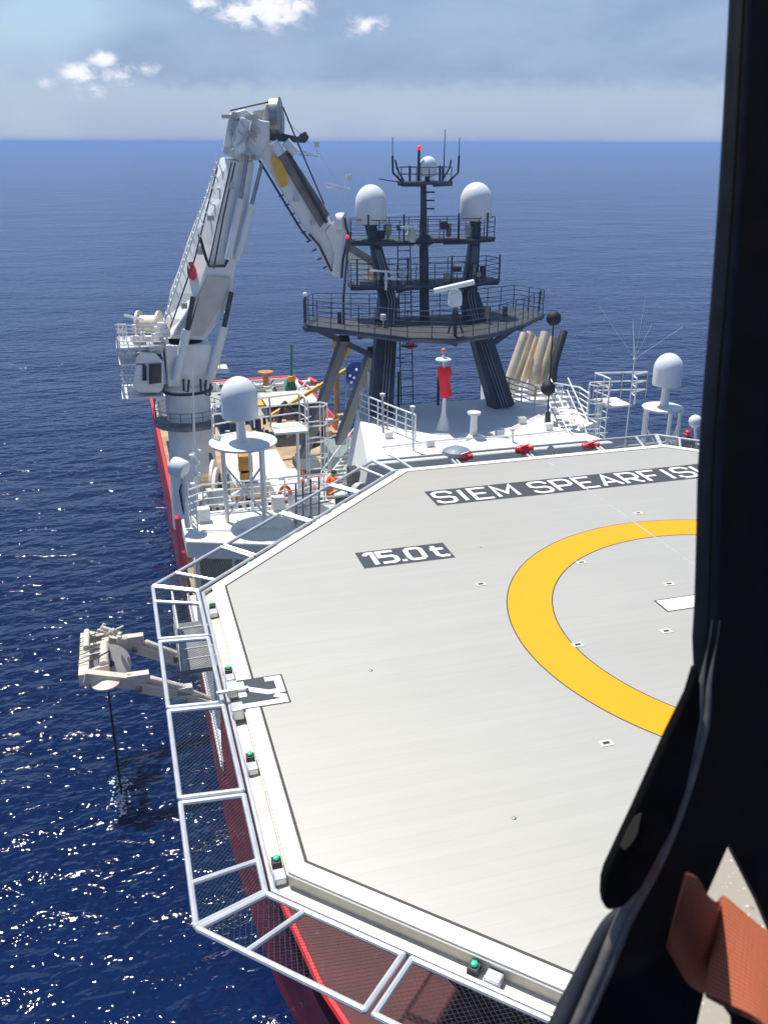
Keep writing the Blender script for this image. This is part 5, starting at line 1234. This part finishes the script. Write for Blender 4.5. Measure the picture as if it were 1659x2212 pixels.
def ribbon(name, L, Rr, mat_, parent, th=.0018):
    n = len(L); vs = []; fs = []
    for k in range(2):
        for i in range(n): vs += [L[i]+CF*th*k, Rr[i]+CF*th*k]
    for i in range(n-1):
        a, b = 2*i, 2*i+2; fs.append((a, a+1, b+1, b)); o_ = 2*n; fs.append((o_+a, o_+b, o_+b+1, o_+a+1))
        fs.append((a, b, o_+b, o_+a)); fs.append((a+1, o_+a+1, o_+b+1, b+1))
    fs += [(0, 2*n, 2*n+1, 1), (2*n-2, 2*n-1, 4*n-1, 4*n-2)]
    mb = MB(); mb.add(vs, fs); o = mb.build(name, mat_, parent)
    uv = o.data.uv_layers.new(name='uv')
    for lp in o.data.loops:
        i = (lp.vertex_index % (2*n)); uv.data[lp.index].uv = (((i//2)/(n-1))*(n/8), i % 2)
    return o
st = thing('webbing_strap', 'woven orange webbing strap at the lower corner of the door', 'strap', F(1600, 2080, .55))
top_ = catmull([(1553, 1948), (1567, 1938), (1600, 1965), (1659, 2013), (1760, 2080), (1860, 2150)], 6); bot_ = catmull([(1526, 2146), (1530, 2152), (1572, 2170), (1640, 2205), (1730, 2290), (1830, 2380)], 6)
ribbon('strap', [F0(u, v, .60-.03*i/len(top_)) for i, (u, v) in enumerate(top_)], [F0(u, v, .55-.03*i/len(bot_)) for i, (u, v) in enumerate(bot_)], m, st)
top_ = catmull([(1483, 1888), (1508, 1900), (1530, 1935), (1548, 1950), (1556, 1945)], 6); bot_ = catmull([(1440, 2050), (1465, 2092), (1484, 2124), (1510, 2144), (1527, 2148)], 6)
ribbon('strap_fold', [F0(u, v, .47+.125*(i/len(top_))) for i, (u, v) in enumerate(top_)], [F0(u, v, .62-.065*(i/len(bot_))) for i, (u, v) in enumerate(bot_)], m, st)
mb = MB(); mb.pipe([F0(u, v+2, .548-.03*i/25) for i, (u, v) in enumerate(catmull([(1526, 2148), (1572, 2173), (1640, 2209), (1730, 2294), (1830, 2384)], 6))], .0016, 6); mb.build('stitched_edge', mat('stitch_dark', (.10, .025, .012), .8, var=.6, scale=300), st)

lp_ = thing('access_landing', 'small grey landing under the person in orange', 'landing', (ft.x, ft.y, ft.z))
mb = MB(); mb.bb(ft.x-1.0, ft.x+1.0, ft.y-.6, ft.y+1.0, ft.z-.1, ft.z-.002); mb.build('plate', steel, lp_)
for dx in (-.9, .9):
    mb = MB(); mb.tube((ft.x+dx, ft.y+.8, -6.6), (ft.x+dx, ft.y+.8, ft.z-.1), .06); mb.build('leg', white, lp_)
mb = MB(); rail(mb, [(ft.x+.95, ft.y-.5, ft.z), (ft.x+.95, ft.y+.9, ft.z), (ft.x-.9, ft.y+.9, ft.z)], 1.05, 3, .025, .8); mb.build('rail', white, lp_)

# ------------------------------------------------------------------ air
m = bpy.data.materials.new('sea_air'); m.use_nodes = True; t = NT(m.node_tree); t.n.clear()
pv = t.node('ShaderNodeVolumePrincipled', ins={'Color': (.36, .56, 1.0, 1), 'Density': 4.5e-4, 'Anisotropy': 0.0})
t.node('ShaderNodeOutputMaterial', ins={1: pv.outputs[0]})
mb = MB(); mb.bb(-40000, 40000, -40000, 40000, SEA-1, 14.2); hz_ = mb.build('haze', m); tag(hz_, 'thin blue sea haze over the open water', 'haze', None, 'stuff')
